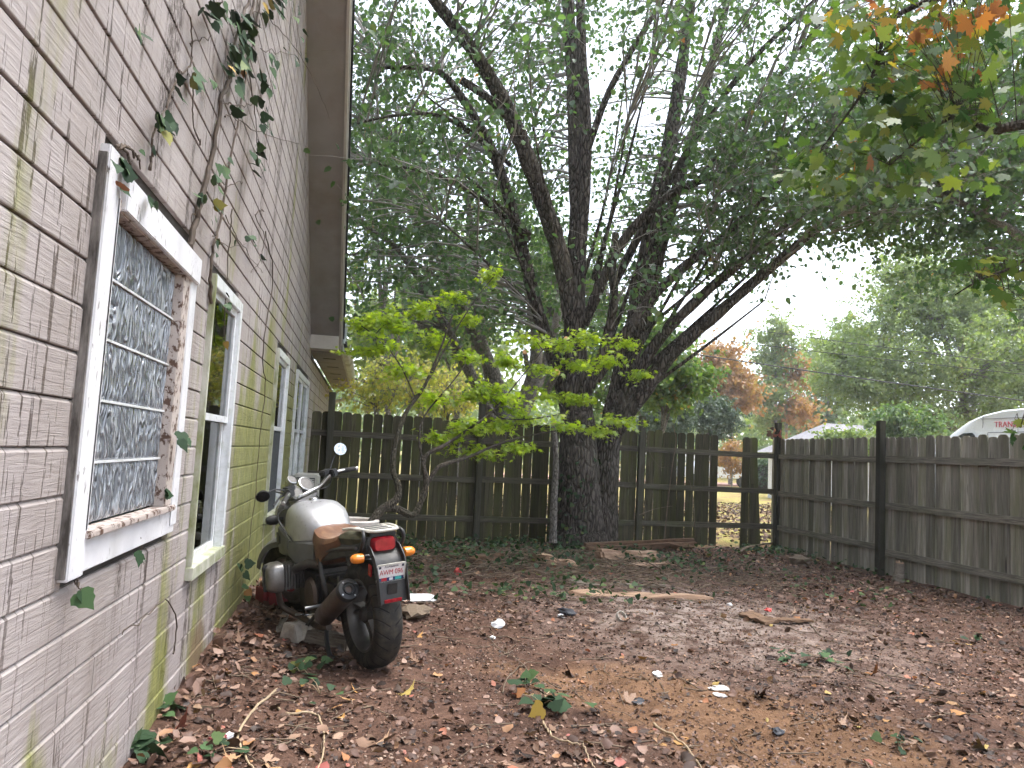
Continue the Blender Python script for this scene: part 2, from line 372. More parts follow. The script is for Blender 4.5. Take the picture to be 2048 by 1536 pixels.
    M['amaple_leaf'] = leafmat('autumn_maple_leaf', [(0, (.045, .09, .022)), (.45, (.09, .15, .03)), (.65, (.17, .21, .04)), (.75, (.28, .21, .05)), (.85, (.32, .15, .05)), (.93, (.24, .09, .05)), (1, (.17, .10, .07))], .5)
    M['litter_leaf'] = leafmat('fallen_leaf_litter', [(0, (.020, .013, .010)), (.3, (.060, .033, .024)), (.55, (.120, .066, .048)), (.78, (.22, .130, .095)), (.92, (.34, .225, .17)), (.955, (.34, .16, .05)), (.985, (.33, .10, .09)), (1, (.42, .32, .10))], .1, .6, .03)
    def omaple(name, trans=.5):   # one colour per leaf object
        t = NT(name); c = t.ramp(t.orand(), [(0, (.06, .105, .025)), (.18, (.14, .17, .035)), (.38, (.26, .20, .045)), (.5, (.36, .20, .055)), (.66, (.34, .125, .045)), (.85, (.24, .085, .05)), (1, (.20, .12, .085))])
        c = t.mix(t.ramp(t.noise(t.pos((9, 9, 9), obj=True), 1.5, 3), [(.5, 0.0), (.7, .5)]), c, (.30, .15, .04))
        d = t.n('ShaderNodeBsdfDiffuse'); t.put(d.inputs[0], c); tr = t.n('ShaderNodeBsdfTranslucent'); t.put(tr.inputs[0], t.mix(1.0, c, (1.2, 1.25, .6), 'MULTIPLY'))
        m = t.n('ShaderNodeMixShader'); m.inputs[0].default_value = trans; t.put(m.inputs[1], d.outputs[0]); t.put(m.inputs[2], tr.outputs[0]); return t.done(m.outputs[0])
    M['one_maple'] = omaple('maple_leaf_each')
    t = NT('fallen_leaf_each'); c = t.ramp(t.orand(), [(0, (.04, .026, .020)), (.3, (.12, .070, .045)), (.55, (.23, .135, .085)), (.78, (.36, .24, .165)), (.90, (.42, .22, .06)), (.96, (.34, .11, .09)), (1, (.46, .36, .10))])
    c = t.mix(t.ramp(t.noise(t.pos((20, 20, 20), obj=True), 1, 4), [(.45, 0.0), (.75, .6)]), c, (.10, .06, .04)); M['one_fallen'] = t.done(t.bsdf(c, .65, 0, t.bump(t.noise(t.pos((60, 60, 60), obj=True), 1, 3), .3, .002), .3))
    # ground
    t = NT('bare_soil'); P = t.pos(); sx, sy, sz = t.sep(P)
    big = t.noise(t.pos((.75, .75, .2)), 1, 4, .6, .5); mid = t.noise(t.pos((5, 5, 5)), 1, 6, .68); fine = t.noise(t.pos((45, 45, 45)), 1, 5, .7)
    c = t.ramp(t.math('ADD', t.math('MULTIPLY', mid, .65), t.math('MULTIPLY', fine, .35)), [(.32, (.030, .017, .012)), (.5, (.095, .052, .036)), (.70, (.18, .105, .074))])
    # clay shows through where the bed was scraped near the camera side
    cx = t.math('SUBTRACT', sx, t.math('ADD', t.math('MULTIPLY', sy, -.62), 4.25)); band = t.rng(t.math('ABSOLUTE', cx), .25, .95, 1.0, 0.0)
    near = t.rng(sy, 6.2, 4.6)
    cl = t.ramp(t.math('ADD', t.math('ADD', t.math('MULTIPLY', big, .75), t.math('MULTIPLY', t.math('MULTIPLY', band, near), .25)), t.math('MULTIPLY', t.math('MULTIPLY', t.rng(sy, 5.2, 3.4), t.rng(sx, .4, 2.0)), .11)), [(.48, 0.0), (.62, 1.0)])
    clay = t.ramp(mid, [(.3, (.125, .066, .034)), (.7, (.30, .170, .092))]); c = t.mix(t.math('MULTIPLY', cl, t.rng(sy, 8.5, 5.0, .25, .75)), c, clay)
    # pale sandy patch
    px_ = t.math('SUBTRACT', sx, 3.0); py_ = t.math('MULTIPLY', t.math('SUBTRACT', sy, 6.3), .8); rr = t.math('SQRT', t.math('ADD', t.math('MULTIPLY', px_, px_), t.math('MULTIPLY', py_, py_)))
    sm = t.math('MULTIPLY', t.rng(rr, 1.9, .5), t.ramp(mid, [(.4, 0.0), (.6, 1.0)])); c = t.mix(t.math('MULTIPLY', sm, .85), c, (.33, .27, .235))
    # gravel specks
    gv = t.voro(t.pos((55, 55, 55)), 1, 'F1', 'Distance'); gm = t.math('MULTIPLY', t.ramp(gv, [(.12, 1.0), (.2, 0.0)]), t.ramp(t.noise(t.pos((2, 2, 2), off=(3, 3, 3)), 1, 3), [(.52, 0.0), (.64, 1.0)])); c = t.mix(t.math('MULTIPLY', gm, .8), c, (.40, .34, .29))
    # lawn beyond the fences
    lawn = t.math('MAXIMUM', t.rng(t.math('SUBTRACT', sy, t.math('MULTIPLY', sx, .08)), 11.5, 11.8), t.rng(sx, 7.12, 7.4))
    gl = t.ramp(t.math('ADD', t.math('MULTIPLY', t.noise(t.pos((3, 3, 3)), 1, 5, .7), .6), t.math('MULTIPLY', fine, .4)), [(.32, (.12, .10, .04)), (.5, (.30, .27, .08)), (.7, (.42, .34, .13))])
    gl = t.mix(t.ramp(t.noise(t.pos((1.2, 1.2, 1.2), off=(6, 1, 0)), 1, 5, .65), [(.47, 0.0), (.6, .8)]), gl, (.25, .14, .09))
    c = t.mix(lawn, c, gl)
    h = t.math('ADD', t.math('MULTIPLY', mid, 1.0), t.math('MULTIPLY', fine, .6)); h = t.math('ADD', h, t.math('MULTIPLY', gm, .3))
    M['ground'] = t.done(t.bsdf(c, .92, 0, t.bump(h, .9, .03), .2))
    # bike
    t = NT('silver_tank_paint'); n = t.noise(t.pos(obj=True), 9, 6, .7); c = t.mix(t.ramp(n, [(.52, 0.0), (.68, .55)]), (.50, .50, .52), (.33, .32, .30))
    sp = t.ramp(t.noise(t.pos(obj=True, off=(4, 2, 1)), 38, 4, .6), [(.66, 0.0), (.69, 1.0)]); c = t.mix(t.math('MULTIPLY', sp, .7), c, (.09, .07, .06))
    M['silver'] = t.done(t.bsdf(c, t.rng(n, .3, .7, .24, .5), .55, None, .5, .3))
    M['grey_plastic'] = plain('grey_side_panel', (.125, .125, .128), .45, 0, .15, 12, dust=((.10, .09, .08), .35))
    M['black_plastic'] = plain('black_plastic', (.018, .018, .019), .5, 0, .3, 14, dust=((.09, .08, .06), .45))
    M['rubber'] = plain('dusty_rubber', (.022, .021, .020), .8, 0, .3, 20, dust=((.085, .072, .055), .7))
    t = NT('tyre_rubber'); tc = t.pos(obj=True); a = t.sep(tc); ang = t.n('ShaderNodeMath', operation='ARCTAN2'); t.put(ang.inputs[0], a[2]); t.put(ang.inputs[1], a[0])
    gr = t.math('SINE', t.math('ADD', t.math('MULTIPLY', ang.outputs[0], 26.0), t.math('MULTIPLY', t.math('ABSOLUTE', a[1]), 60.0)))
    gm = t.math('MULTIPLY', t.ramp(gr, [(.90, 0.0), (.97, 1.0)]), t.rng(t.math('ABSOLUTE', a[1]), .012, .02))
    c = t.mix(t.ramp(t.noise(tc, 14, 5, .7), [(.42, 0.0), (.7, .75)]), (.022, .021, .019), (.075, .062, .045)); c = t.mix(gm, c, (.006, .006, .006))
    M['tyre'] = t.done(t.bsdf(c, .78, 0, t.bump(gm, .8, -.006), .3))
    M['chrome'] = plain('tarnished_chrome', (.46, .46, .46), .30, .95, .12, 16, dust=((.30, .26, .21), .5))
    M['alloy'] = plain('dirty_alloy', (.24, .23, .22), .45, .7, .2, 18, dust=((.10, .08, .06), .6))
    M['dark_metal'] = plain('dark_engine_metal', (.055, .052, .050), .5, .5, .25, 18, dust=((.11, .09, .065), .6))
    M['rim'] = plain('dull_rim', (.12, .115, .11), .45, .5, .2, 16, dust=((.10, .085, .065), .6))
    M['muffler'] = plain('rusty_muffler', (.13, .10, .085), .45, .7, .3, 10, dust=((.12, .06, .03), .6))
    t = NT('faded_brown_seat'); n = t.noise(t.pos((6, 14, 8), obj=True), 1, 5, .65, .6); c = t.ramp(n, [(.32, (.085, .036, .020)), (.55, (.165, .076, .040)), (.78, (.28, .165, .095))]); M['seat'] = t.done(t.bsdf(c, .5, 0, t.bump(n, .3, .006), .5))
    t = NT('olive_pillion_vinyl'); n = t.noise(t.pos((8, 8, 8), obj=True), 1, 5, .65); c = t.ramp(n, [(.35, (.03, .032, .018)), (.7, (.12, .105, .05))]); M['pillion'] = t.done(t.bsdf(c, .6, 0, None, .4))
    M['rack'] = plain('off_white_rack_paint', (.56, .54, .48), .5, 0, .12, 20, dust=((.2, .17, .12), .5))
    t = NT('red_lens'); M['red_lens'] = t.done(t.bsdf(t.ramp(t.noise(t.pos(obj=True), 40, 3), [(.3, (.22, .006, .012)), (.7, (.40, .02, .03))]), .2, 0, None, .6, .5))
    t = NT('orange_lens'); M['orange_lens'] = t.done(t.bsdf(t.ramp(t.noise(t.pos(obj=True), 40, 3), [(.3, (.62, .16, .01)), (.7, (.85, .27, .02))]), .2, 0, None, .6, .5))
    t = NT('mirror_glass'); M['mirror'] = t.done(t.bsdf(t.ramp(t.noise(t.pos(obj=True), 60, 4), [(.35, (.38, .40, .38)), (.6, (.66, .68, .66))]), .2, 1.0))
    M['gauge'] = plain('dusty_gauge_glass', (.16, .15, .14), .55, 0, .15, 60, spec=.3)
    M['plate'] = plain('number_plate_white', (.70, .68, .66), .4, 0, .06)
    for n_, c_ in (('ink_red', (.40, .02, .03)), ('ink_dark', (.03, .03, .05)), ('ink_navy', (.02, .03, .12)), ('ink_teal', (.06, .42, .40)), ('ink_white', (.7, .7, .7)), ('van_red', (.50, .05, .08))): M[n_] = plain(n_, c_, .5, 0, .05)
    # misc
    M['van_white'] = plain('white_van_paint', (.70, .71, .74), .25, 0, .03, 2, coat=.6)
    M['van_glass'] = plain('dark_van_glass', (.02, .022, .025), .06, 0, .1, 2, spec=.8)
    M['seam'] = plain('panel_gap', (.16, .16, .18), .7)
    M['roof_grey'] = plain('grey_far_shingle', (.24, .23, .24), .95, 0, .2, 3)
    M['far_white'] = plain('far_white_siding', (.62, .62, .63), .7, 0, .05, 2)
    M['road'] = plain('pinkish_drive', (.40, .24, .20), .9, 0, .2, 6)
    M['red_can'] = plain('red_plastic_can', (.22, .02, .025), .5, 0, .25, 9, dust=((.10, .05, .04), .5))
    M['pot'] = plain('brown_glazed_pot', (.15, .085, .05), .45, 0, .25, 9)
    M['pot_rim'] = plain('pale_pot_rim', (.60, .55, .50), .5, 0, .15, 12)
    M['concrete'] = plain('broken_concrete', (.40, .36, .31), .9, 0, .25, 16, bump=.006)
    t = NT('old_timber'); g = t.noise(t.pos((4, 40, 40), obj=True), 1, 5, .65, .5); c = t.ramp(g, [(.3, (.07, .042, .026)), (.7, (.24, .15, .095))]); M['timber'] = t.done(t.bsdf(c, .9, 0, t.bump(g, .9, .01), .2))
    t = NT('pale_split_wood'); g = t.noise(t.pos((3, 30, 30), obj=True), 1, 5, .65, .5); c = t.ramp(g, [(.3, (.20, .12, .075)), (.7, (.52, .36, .25))]); M['split'] = t.done(t.bsdf(c, .85, 0, t.bump(g, .9, .01), .2))
    t = NT('grey_plank'); g = t.noise(t.pos((3, 40, 40), obj=True), 1, 5, .65, .5); c = t.ramp(g, [(.3, (.10, .08, .062)), (.7, (.27, .23, .185))]); M['plank'] = t.done(t.bsdf(c, .88, 0, t.bump(g, .8, .006), .2))
    M['foam'] = plain('white_foam_scrap', (.80, .80, .80), .8, 0, .06, 20)
    M['red_flag'] = plain('red_plastic_scrap', (.60, .07, .06), .5, 0, .2, 20)
    M['pebble'] = plain('pebble', (.30, .22, .165), .85, 0, .35, 20)
    M['ac'] = plain('air_conditioner_case', (.52, .50, .46), .5, 0, .1, 12, dust=((.2, .18, .12), .5))
    M['ac_dark'] = plain('air_conditioner_grille', (.06, .058, .055), .7)
    M['wire'] = plain('overhead_wire', (.03, .03, .032), .6)
    M['dark_rubbish'] = plain('dark_plastic_scrap', (.03, .032, .04), .4)
    M['blue_scrap'] = plain('blue_scrap', (.06, .20, .28), .5)
make_materials()
# ------------------------------------------------------------------ ground
def gz(x, y):
    x = np.asarray(x, float); y = np.asarray(y, float)
    yard = np.clip((7.3-x)/.4, 0, 1)*np.clip((11.9-y+.08*x)/.4, 0, 1)*np.clip((y+3)/2, 0, 1)
    z = -.012*np.clip(x-1, 0, 6) - .05*np.clip((y-9)/2.5, 0, 1)
    z = z + .06*np.exp(-((x+.85)/.35)**2)*np.clip((y-2.8)/2, 0, 1)
    z = z + .07*np.exp(-((x-3.0)/1.6)**2-((y-9.3)/.9)**2) + .05*np.exp(-((x-6.2)/.7)**2-((y-10.9)/.8)**2)
    z = z - .05*np.exp(-((cxl(x, y))/.45)**2)*np.clip((6.2-y)/1.5, 0, 1)
    n = fbm(x*.8, y*.8, 3)*.09+fbm(x*4.1, y*4.1, 3)*.045+fbm(x*15, y*15, 2)*.018
    return z*np.clip(yard+.15, 0, 1)+n*(yard*.85+.15)-.02
def cxl(x, y): return x+.62*y-4.25
def gz1(x, y): return float(gz(np.array([x]), np.array([y]))[0])
def G(u, v, dz=0.0):
    """point of the ground seen at a photo position"""
    z = 0.0
    for _ in range(6):
        p = onZ(u, v, z); z = gz1(p.x, p.y)
    return Vector((p.x, p.y, z+dz))
def axis(fine0, fine1, step, far0, far1):
    a = list(np.arange(fine0, fine1, step)); s = step; x = fine1
    while x < far1: a.append(x); s *= 1.22; x += s
    a.append(far1); s = step; x = fine0-step; b = []
    while x > far0: b.append(x); s *= 1.22; x -= s
    b.append(far0); return np.array(sorted(b)+a)
gx = axis(-.95, 7.4, .03, -300, 400); gy = axis(1.8, 12.2, .03, -200, 600)
XX, YY = np.meshgrid(gx, gy); ZZ = gz(XX, YY)
nx, ny = len(gx), len(gy); idx = np.arange(nx*ny).reshape(ny, nx)
Fg = np.stack([idx[:-1, :-1], idx[:-1, 1:], idx[1:, 1:], idx[1:, :-1]], -1).reshape(-1, 4)
gm_ = np_mesh('ground', np.stack([XX, YY, ZZ], -1).reshape(-1, 3), Fg, smooth=True)
tag(link('ground', gm_, M['ground']), 'bare brown soil and clay of the back yard', kind='structure')
# neighbour's drive seen through the broken fence
dm = MB(); dm.box(4, 60, 41.5, 45.5, -.3, .06); tag(dm.build('road', M['road']), 'pinkish drive beyond the fence', kind='structure')

# ------------------------------------------------------------------ house
WX = -.85
house = tag(empty('house', (WX, 3, 0)), 'beige clapboard house wall with ivy, stained by algae and rootlets', 'house')
bpy.context.view_layer.update()
def hp(o):                      # parent to the house, keeping world coordinates
    o.parent = house; o.location = o.location - Vector((WX, 3, 0)); return o
RK_Y, RK_Z, RK_S = 11.05, 2.60, .785
RIDGE_Y = 4.1
def rake(y): return RK_Z+RK_S*(RK_Y-y) if y > RIDGE_Y else RK_Z+RK_S*(RK_Y-RIDGE_Y)-RK_S*(RIDGE_Y-y)
def rake_y(z): return RK_Y-(z-RK_Z)/RK_S
WIN = [(2.42, 3.68, .87, 2.15), (4.10, 4.98, .62, 2.16), (7.10, 8.10, .60, 2.15), (9.10, 10.92, .60, 2.15)]
wall = hp(empty('wall'))
def wb(o): o.parent = wall; return o
Y0, Y1 = -.6, 17.6
# sheathing behind the boards
mb = MB(); ys = [Y0]
for a, b, c, d in WIN: ys += [a+.05, b-.05]
ys.append(Y1)
for i in range(len(ys)-1):
    if i % 2 == 0: mb.box(WX-.12, WX-.022, ys[i], ys[i+1], -.3, 2.60)
    else:
        a, b, c, d = WIN[i//2]; mb.box(WX-.12, WX-.022, ys[i], ys[i+1], -.3, c+.05); mb.box(WX-.12, WX-.022, ys[i], ys[i+1], d-.05, 2.60)
def quadprism(mb, pts, x0, x1):   # pts (y,z) polygon
    n = len(pts); V = [(x0, y, z) for y, z in pts]+[(x1, y, z) for y, z in pts]
    mb.add(V, [tuple(range(n-1, -1, -1)), tuple(range(n, 2*n))]+[(i, (i+1) % n, n+(i+1) % n, n+i) for i in range(n)])
quadprism(mb, [(Y0, 2.605), (RK_Y-.02, 2.605), (RIDGE_Y, rake(RIDGE_Y)), (Y0, rake(Y0))], WX-.12, WX-.022)
wb(mb.build('sheathing', M['sheath']))
# boards, one object each
EXP = .14; z0 = .833-EXP*7; k = 0; br = random.Random(3)
def board(ya, yb, ya2, yb2, za, zb):
    mb = MB(); x0 = WX-.020; dx = br.uniform(-.0015, .0015); xf = WX+dx; ch = .010
    za += .0012; zb -= .0018
    # section: bottom, face, chamfer, top
    sec = [(x0, za, 0), (xf-.002, za, 0), (xf, za+.003, 0.03), (xf, zb-.012, .92), (xf-ch, zb, 1), (x0, zb, 1)]
    V = []
    for (yy, yy2) in ((ya, ya2), (yb, yb2)):
        for x, z, t in sec: V.append((x, yy+(yy2-yy)*t, z))
    n = len(sec)
    mb.add(V, [tuple(range(n)), tuple(range(2*n-1, n-1, -1))]+[(i, n+i, n+(i+1) % n, (i+1) % n) for i in range(n)])
    wb(mb.build('siding_board', M['siding']))
while z0+EXP*k < rake(RIDGE_Y)-.2:
    za, zb = z0+EXP*k, z0+EXP*(k+1); k += 1
    cuts = []
    for a, b, c, d in WIN:
        if zb > c+.03 and za < d-.03: cuts.append((a+.03, b-.03))
    yend = Y1 if zb < RK_Z+.02 else None
    segs = []; y = Y0
    if za > rake(Y0): y = RIDGE_Y-(rake(RIDGE_Y)-za)/RK_S
    for a, b in cuts: segs.append((y, a)); y = b
    segs.append((y, yend if yend else rake_y(za)))
    for si, (a, b) in enumerate(segs):
        last = si == len(segs)-1
        j = a
        while True:
            ln = br.uniform(3.2, 4.9); e = j+ln
            if e > b-.6: e = b
            ye2 = e-.0015 if e < b else (e if yend or not last else rake_y(zb))
            board(j+.0015, e-.0015, j+.0015, ye2, za, min(zb, 2.6) if yend and zb > 2.6 else zb)
            j = e
            if e >= b: break
# corner board at the far end
wb(MB().box(WX-.03, WX+.014, Y1-.002, Y1+.10, -.2, 2.595).build('corner_board', M['fascia']))

# glass-block window with white surround ------------------------------------------------
a, b, c, d = WIN[0]
w1 = hp(empty('window', (WX, (a+b)/2, c)))
def w1p(o): o.parent = w1; o.location = o.location - Vector((WX, (a+b)/2, c)); return o
T = .030
gy0, gy1, gz0, gz1_ = 2.55, 3.47, 1.00, 2.01
w1p(MB().box(WX-.01, WX+T, a, a+.125, c-.01, d+.03).build('side_casing', M['white_trim'], bevel=.004))
w1p(MB().box(WX-.005, WX+T-.006, a-.012, a-.001, c, d).build('casing_edge', M['dirty_edge']))
w1p(MB().box(WX-.01, WX+T-.004, gy1+.12, b+.02, c+.03, d-.05).build('side_casing', M['white_trim'], bevel=.004))
Mt = Matrix.Translation((0, 0, 0))
hb = MB(); hb.box(WX-.01, WX+T+.012, a+.135, gy1+.20, gz1_+.03, d+.012); o = w1p(hb.build('head_casing', M['white_trim'], bevel=.004)); o.rotation_euler = (math.radians(-.5), 0, 0)
w1p(MB().box(WX-.01, WX+T-.008, a+.127, b-.0, c-.002, gz0-.028).build('apron', M['white_trim'], bevel=.004))
o = w1p(MB().box(WX-.03, WX+T+.012, gy0-.02, gy1+.13, gz0-.028, gz0-.004).build('sill', M['peel'], bevel=.004))
w1p(MB().box(WX-.04, WX+.022, gy1, gy1+.119, gz0-.004, gz1_+.04).build('jamb', M['peel'], bevel=.003))
w1p(MB().box(WX-.04, WX+.03, gy0-.025, gy0, gz0-.004, gz1_+.04).build('jamb', M['white_trim'], bevel=.003))
w1p(MB().box(WX-.04, WX+.026, gy0, gy1, gz1_, gz1_+.044).build('head_jamb', M['peel'], bevel=.003))
w1p(MB().box(WX-.125, WX-.082, gy0-.03, gy1+.1, gz0-.03, gz1_+.04).build('backing', M['room']))
nr, nc = 5, 5; bw, bh = (gy1-gy0)/nc, (gz1_-gz0)/nr
bm = bmesh.new(); bmesh.ops.create_grid(bm, x_segments=10, y_segments=10, size=.5)
gme = None
def blockmesh():
    mb = MB(); n = 14; V = []; Fc = []
    for i in range(n+1):
        for j in range(n+1):
            yy = (i/n-.5)*(bw-.003); zz = (j/n-.5)*(bh-.010); e = min(i, j, n-i, n-j)
            xx = .0 if e > 1 else (-.006 if e == 0 else -.0015)
            if e > 0: xx += .0035*math.sin(i*2.3+1.3*math.sin(j*1.1))*(.6+.4*math.sin(j*.9))
            V.append((xx, yy, zz))
    for i in range(n):
        for j in range(n): q = i*(n+1)+j; Fc.append((q, q+n+1, q+n+2, q+1))
    mb.add(V, Fc); mb.box(-.06, -.0065, -bw/2+.0015, bw/2-.0015, -bh/2+.005, bh/2-.005)
    me = bpy.data.meshes.new('glass_block'); me.from_pydata(mb.v, [], mb.f); me.update()
    for p in me.polygons[:n*n]: p.use_smooth = True
    return me
bm.free(); gme = blockmesh()
for r in range(nr):
    for q in range(nc): w1p(link('glass_block', gme, M['pressed_glass'], loc=(WX-.012, gy0+bw*(q+.5), gz0+bh*(r+.5))))
for r in range(1, nr): w1p(MB().box(WX-.03, WX-.009, gy0, gy1, gz0+bh*r-.004, gz0+bh*r+.004).build('glass_bar', M['vinyl']))

# sash windows -----------------------------------------------------------------
def sash_window(win, rail_z, style, lower):
    a, b, c, d = win; wy = (a+b)/2
    w = hp(empty('window', (WX, wy, c)))
    def p(o): o.parent = w; o.location = o.location - Vector((WX, wy, c)); return o
    cw = .065; tm = M['mossy_trim'] if style != 2 else M['vinyl']
    p(MB().box(WX-.02, WX+.028, a, a+cw*.5, c, d).build('side_casing', tm, bevel=.003))
    p(MB().box(WX-.02, WX+.028, b-cw, b, c, d).build('side_casing', M['vinyl'], bevel=.003))
    p(MB().box(WX-.02, WX+.028, a+cw*.5, b-cw, d-cw, d+.004).build('head_casing', M['vinyl'], bevel=.003))
    p(MB().box(WX-.03, WX+.040, a-.01, b+.005, c-.045, c+.02).build('sill', M['mossy_trim'], bevel=.003))
    iy0, iy1, iz0, iz1 = a+cw*.5, b-cw, c+.02, d-cw
    # frame of the two sashes
    def frame(y0, y1, z0, z1, x, wd=.038, name='sash'):
        m = MB(); m.box(x-.02, x, y0, y0+wd, z0, z1); m.box(x-.02, x, y1-wd, y1, z0, z1); m.box(x-.02, x, y0+wd, y1-wd, z0, z0+wd); m.box(x-.02, x, y0+wd, y1-wd, z1-wd, z1)
        return p(m.build(name, M['vinyl']))
    ny_ = 2 if style == 2 else 1; W_ = (iy1-iy0)/ny_
    for q in range(ny_):
        y0, y1 = iy0+W_*q+(.02 if q else 0), iy0+W_*(q+1)-(.02 if q < ny_-1 else 0)
        frame(y0, y1, rail_z-.02, iz1, WX+.004); frame(y0, y1, iz0, rail_z+.02, WX-.020)
        p(MB().box(WX-.013, WX-.010, y0+.036, y1-.036, rail_z+.016, iz1-.036).build('pane', M['pane']))
        p(MB().box(WX-.036, WX-.033, y0+.036, y1-.036, iz0+.036, rail_z-.016).build('pane', M['pane']))
        if lower == 'screen': p(MB().box(WX-.012, WX-.010, y0+.005, y1-.005, iz0, rail_z-.02).build('insect_screen', M['screen']))
    if ny_ == 2: p(MB().box(WX-.02, WX+.012, iy0+W_-.02, iy0+W_+.02, iz0, iz1).build('mullion', M['vinyl']))
    # room behind
    m = MB(); m.box(WX-.72, WX-.70, iy0-.1, iy1+.1, iz0-.1, iz1+.1); m.box(WX-.70, WX-.125, iy0-.1, iy0-.08, iz0-.1, iz1+.1); m.box(WX-.70, WX-.125, iy1+.08, iy1+.1, iz0-.1, iz1+.1)
    m.box(WX-.70, WX-.125, iy0-.08, iy1+.08, iz0-.12, iz0-.1); m.box(WX-.70, WX-.125, iy0-.08, iy1+.08, iz1+.1, iz1+.12); p(m.build('room_recess', M['room']))
    # curtain with folds
    n = 30; V = []; Fc = []
    ca, cb = (iy0-.05, iy1+.05) if style != 1 else (iy0+.0, iy1+.05)
    for i in range(n+1):
        y = ca+(cb-ca)*i/n; x = WX-.075+.012*math.sin(i*1.7)
        V += [(x, y, iz0-.05), (x, y, iz1+.05)]
    for i in range(n): Fc.append((2*i, 2*i+2, 2*i+3, 2*i+1))
    m = MB().add(V, Fc); p(m.build('curtain', M['curtain']))
sash_window(WIN[1], 1.415, 0, None)
sash_window(WIN[2], 1.42, 1, 'screen')
sash_window(WIN[3], 1.44, 2, None)

# rake, eave, gutter, roof ---------------------------------------------------------------
OV = .42; xo = WX+OV; ang = math.atan(RK_S)
def along_rake(name, x0, x1, t0, t1, mat, ya=RIDGE_Y, yb=RK_Y, bevel=0):
    """slab following the rake between vertical offsets t0..t1"""
    m = MB(); quadprism(m, [(yb, rake(yb)+t0), (ya, rake(ya)+t0), (ya, rake(ya)+t1), (yb, rake(yb)+t1)], x0, x1)
    return hp(m.build(name, mat))
along_rake('rake_soffit', WX-.01, xo-.03, .0, .03, M['soffit'])
along_rake('rake_fascia', xo-.03, xo, -.03, .20, M['fascia'])
along_rake('drip_edge', xo+.001, xo+.012, .12, .215, M['gutter'])
m = MB(); quadprism(m, [(RK_Y+.05, rake(RK_Y)+.20), (RIDGE_Y, rake(RIDGE_Y)+.24), (-3.5, rake(-3.5)+.24), (-3.5, rake(-3.5)+.28), (RIDGE_Y, rake(RIDGE_Y)+.30), (RK_Y+.10, rake(RK_Y)+.23)], WX-6, xo+.035)
rf = hp(m.build('roof', M['shingle']))
# boxed return where the rake meets the eave
m = MB(); quadprism(m, [(RK_Y-.30, RK_Z+.02), (RK_Y+.02, RK_Z+.02), (RK_Y+.02, RK_Z+.20), (RK_Y-.30, RK_Z+.21)], WX+.001, xo-.031); hp(m.build('rake_return', M['fascia']))
hp(MB().box(WX+.001, xo+.002, RK_Y+.021, Y1+.35, RK_Z, RK_Z+.02).build('eave_soffit', M['soffit']))
for q in range(5): hp(MB().box(WX+.13, xo-.10, 11.75+q*1.25, 11.83+q*1.25, RK_Z-.006, RK_Z-.001).build('soffit_vent', M['sheath']))
hp(MB().box(xo+.003, xo+.022, RK_Y+.0, Y1+.35, RK_Z-.02, RK_Z+.15).build('eave_fascia', M['fascia']))
m = MB(); prof = [(xo+.024, RK_Z+.02), (xo+.095, RK_Z+.02), (xo+.125, RK_Z+.075), (xo+.135, RK_Z+.14), (xo+.128, RK_Z+.14), (xo+.115, RK_Z+.08), (xo+.09, RK_Z+.027), (xo+.03, RK_Z+.027), (xo+.03, RK_Z+.14), (xo+.024, RK_Z+.14)]
V = [(x, y, z) for y in (RK_Y-.06, Y1+.36) for x, z in prof]; n = len(prof)
m.add(V, [(i, (i+1) % n, n+(i+1) % n, n+i) for i in range(n)]+[tuple(range(n)), tuple(range(2*n-1, n-1, -1))]); gut = hp(m.build('gutter', M['gutter']))
m = MB(); quadprism(m, [(0, 0), (1, 0), (1, 1), (0, 1)], 0, 1); m = MB()
V = [(xo+.07, RK_Y+.03, RK_Z+.15), (xo+.07, Y1+.4, RK_Z+.15), (WX-6, Y1+.4, RK_Z+3.6), (WX-6, RK_Y+.03, RK_Z+3.6)]; V += [(x, y, z+.035) for x, y, z in V]
m.add(V, [(0, 3, 2, 1), (4, 5, 6, 7), (0, 1, 5, 4), (1, 2, 6, 5), (2, 3, 7, 6), (3, 0, 4, 7)]); hp(m.build('roof', M['shingle']))
# downspout with elbow
m = MB(); m.tube(spline([(xo+.08, Y1+.2, RK_Z+.02), (xo+.08, Y1+.2, RK_Z-.12), (xo-.12, Y1+.2, RK_Z-.26), (WX+.07, Y1+.2, RK_Z-.33), (WX+.06, Y1+.2, RK_Z-.5), (WX+.06, Y1+.2, 0)], 4), .04, 8); hp(m.build('downspout', M['gutter']))
# service mast beside the gutter
ms = MB(); ms.tube([(xo+.03, RK_Y+.05, RK_Z+.16), (xo+.045, RK_Y+.05, RK_Z+.40)], .028, 10); ms.lathe([(.0, .05), (.04, .03), (.045, 0), (.03, -.02)], 12, Matrix.Translation((xo+.05, RK_Y+.05, RK_Z+.41))); hp(ms.build('mast', M['pipe'], smooth=True))
# debris along the gutter
V = []; Fc = []
# air conditioner sitting in the far window
ac = tag(empty('air_conditioner', (WX, 9.6, .62)), 'pale window air conditioner jutting from the far double window', 'air conditioner')
MB().box(.045, .32, -.30, .30, 0, .30).build('case', M['ac'], ac, bevel=.008)
MB().box(.075, .29, -.303, -.3015, .05, .265).build('grille', M['ac_dark'], ac)
for q in range(9): MB().box(.08, .285, -.310, -.3035, .062+q*.022, .072+q*.022).build('louvre', M['ac'], ac)

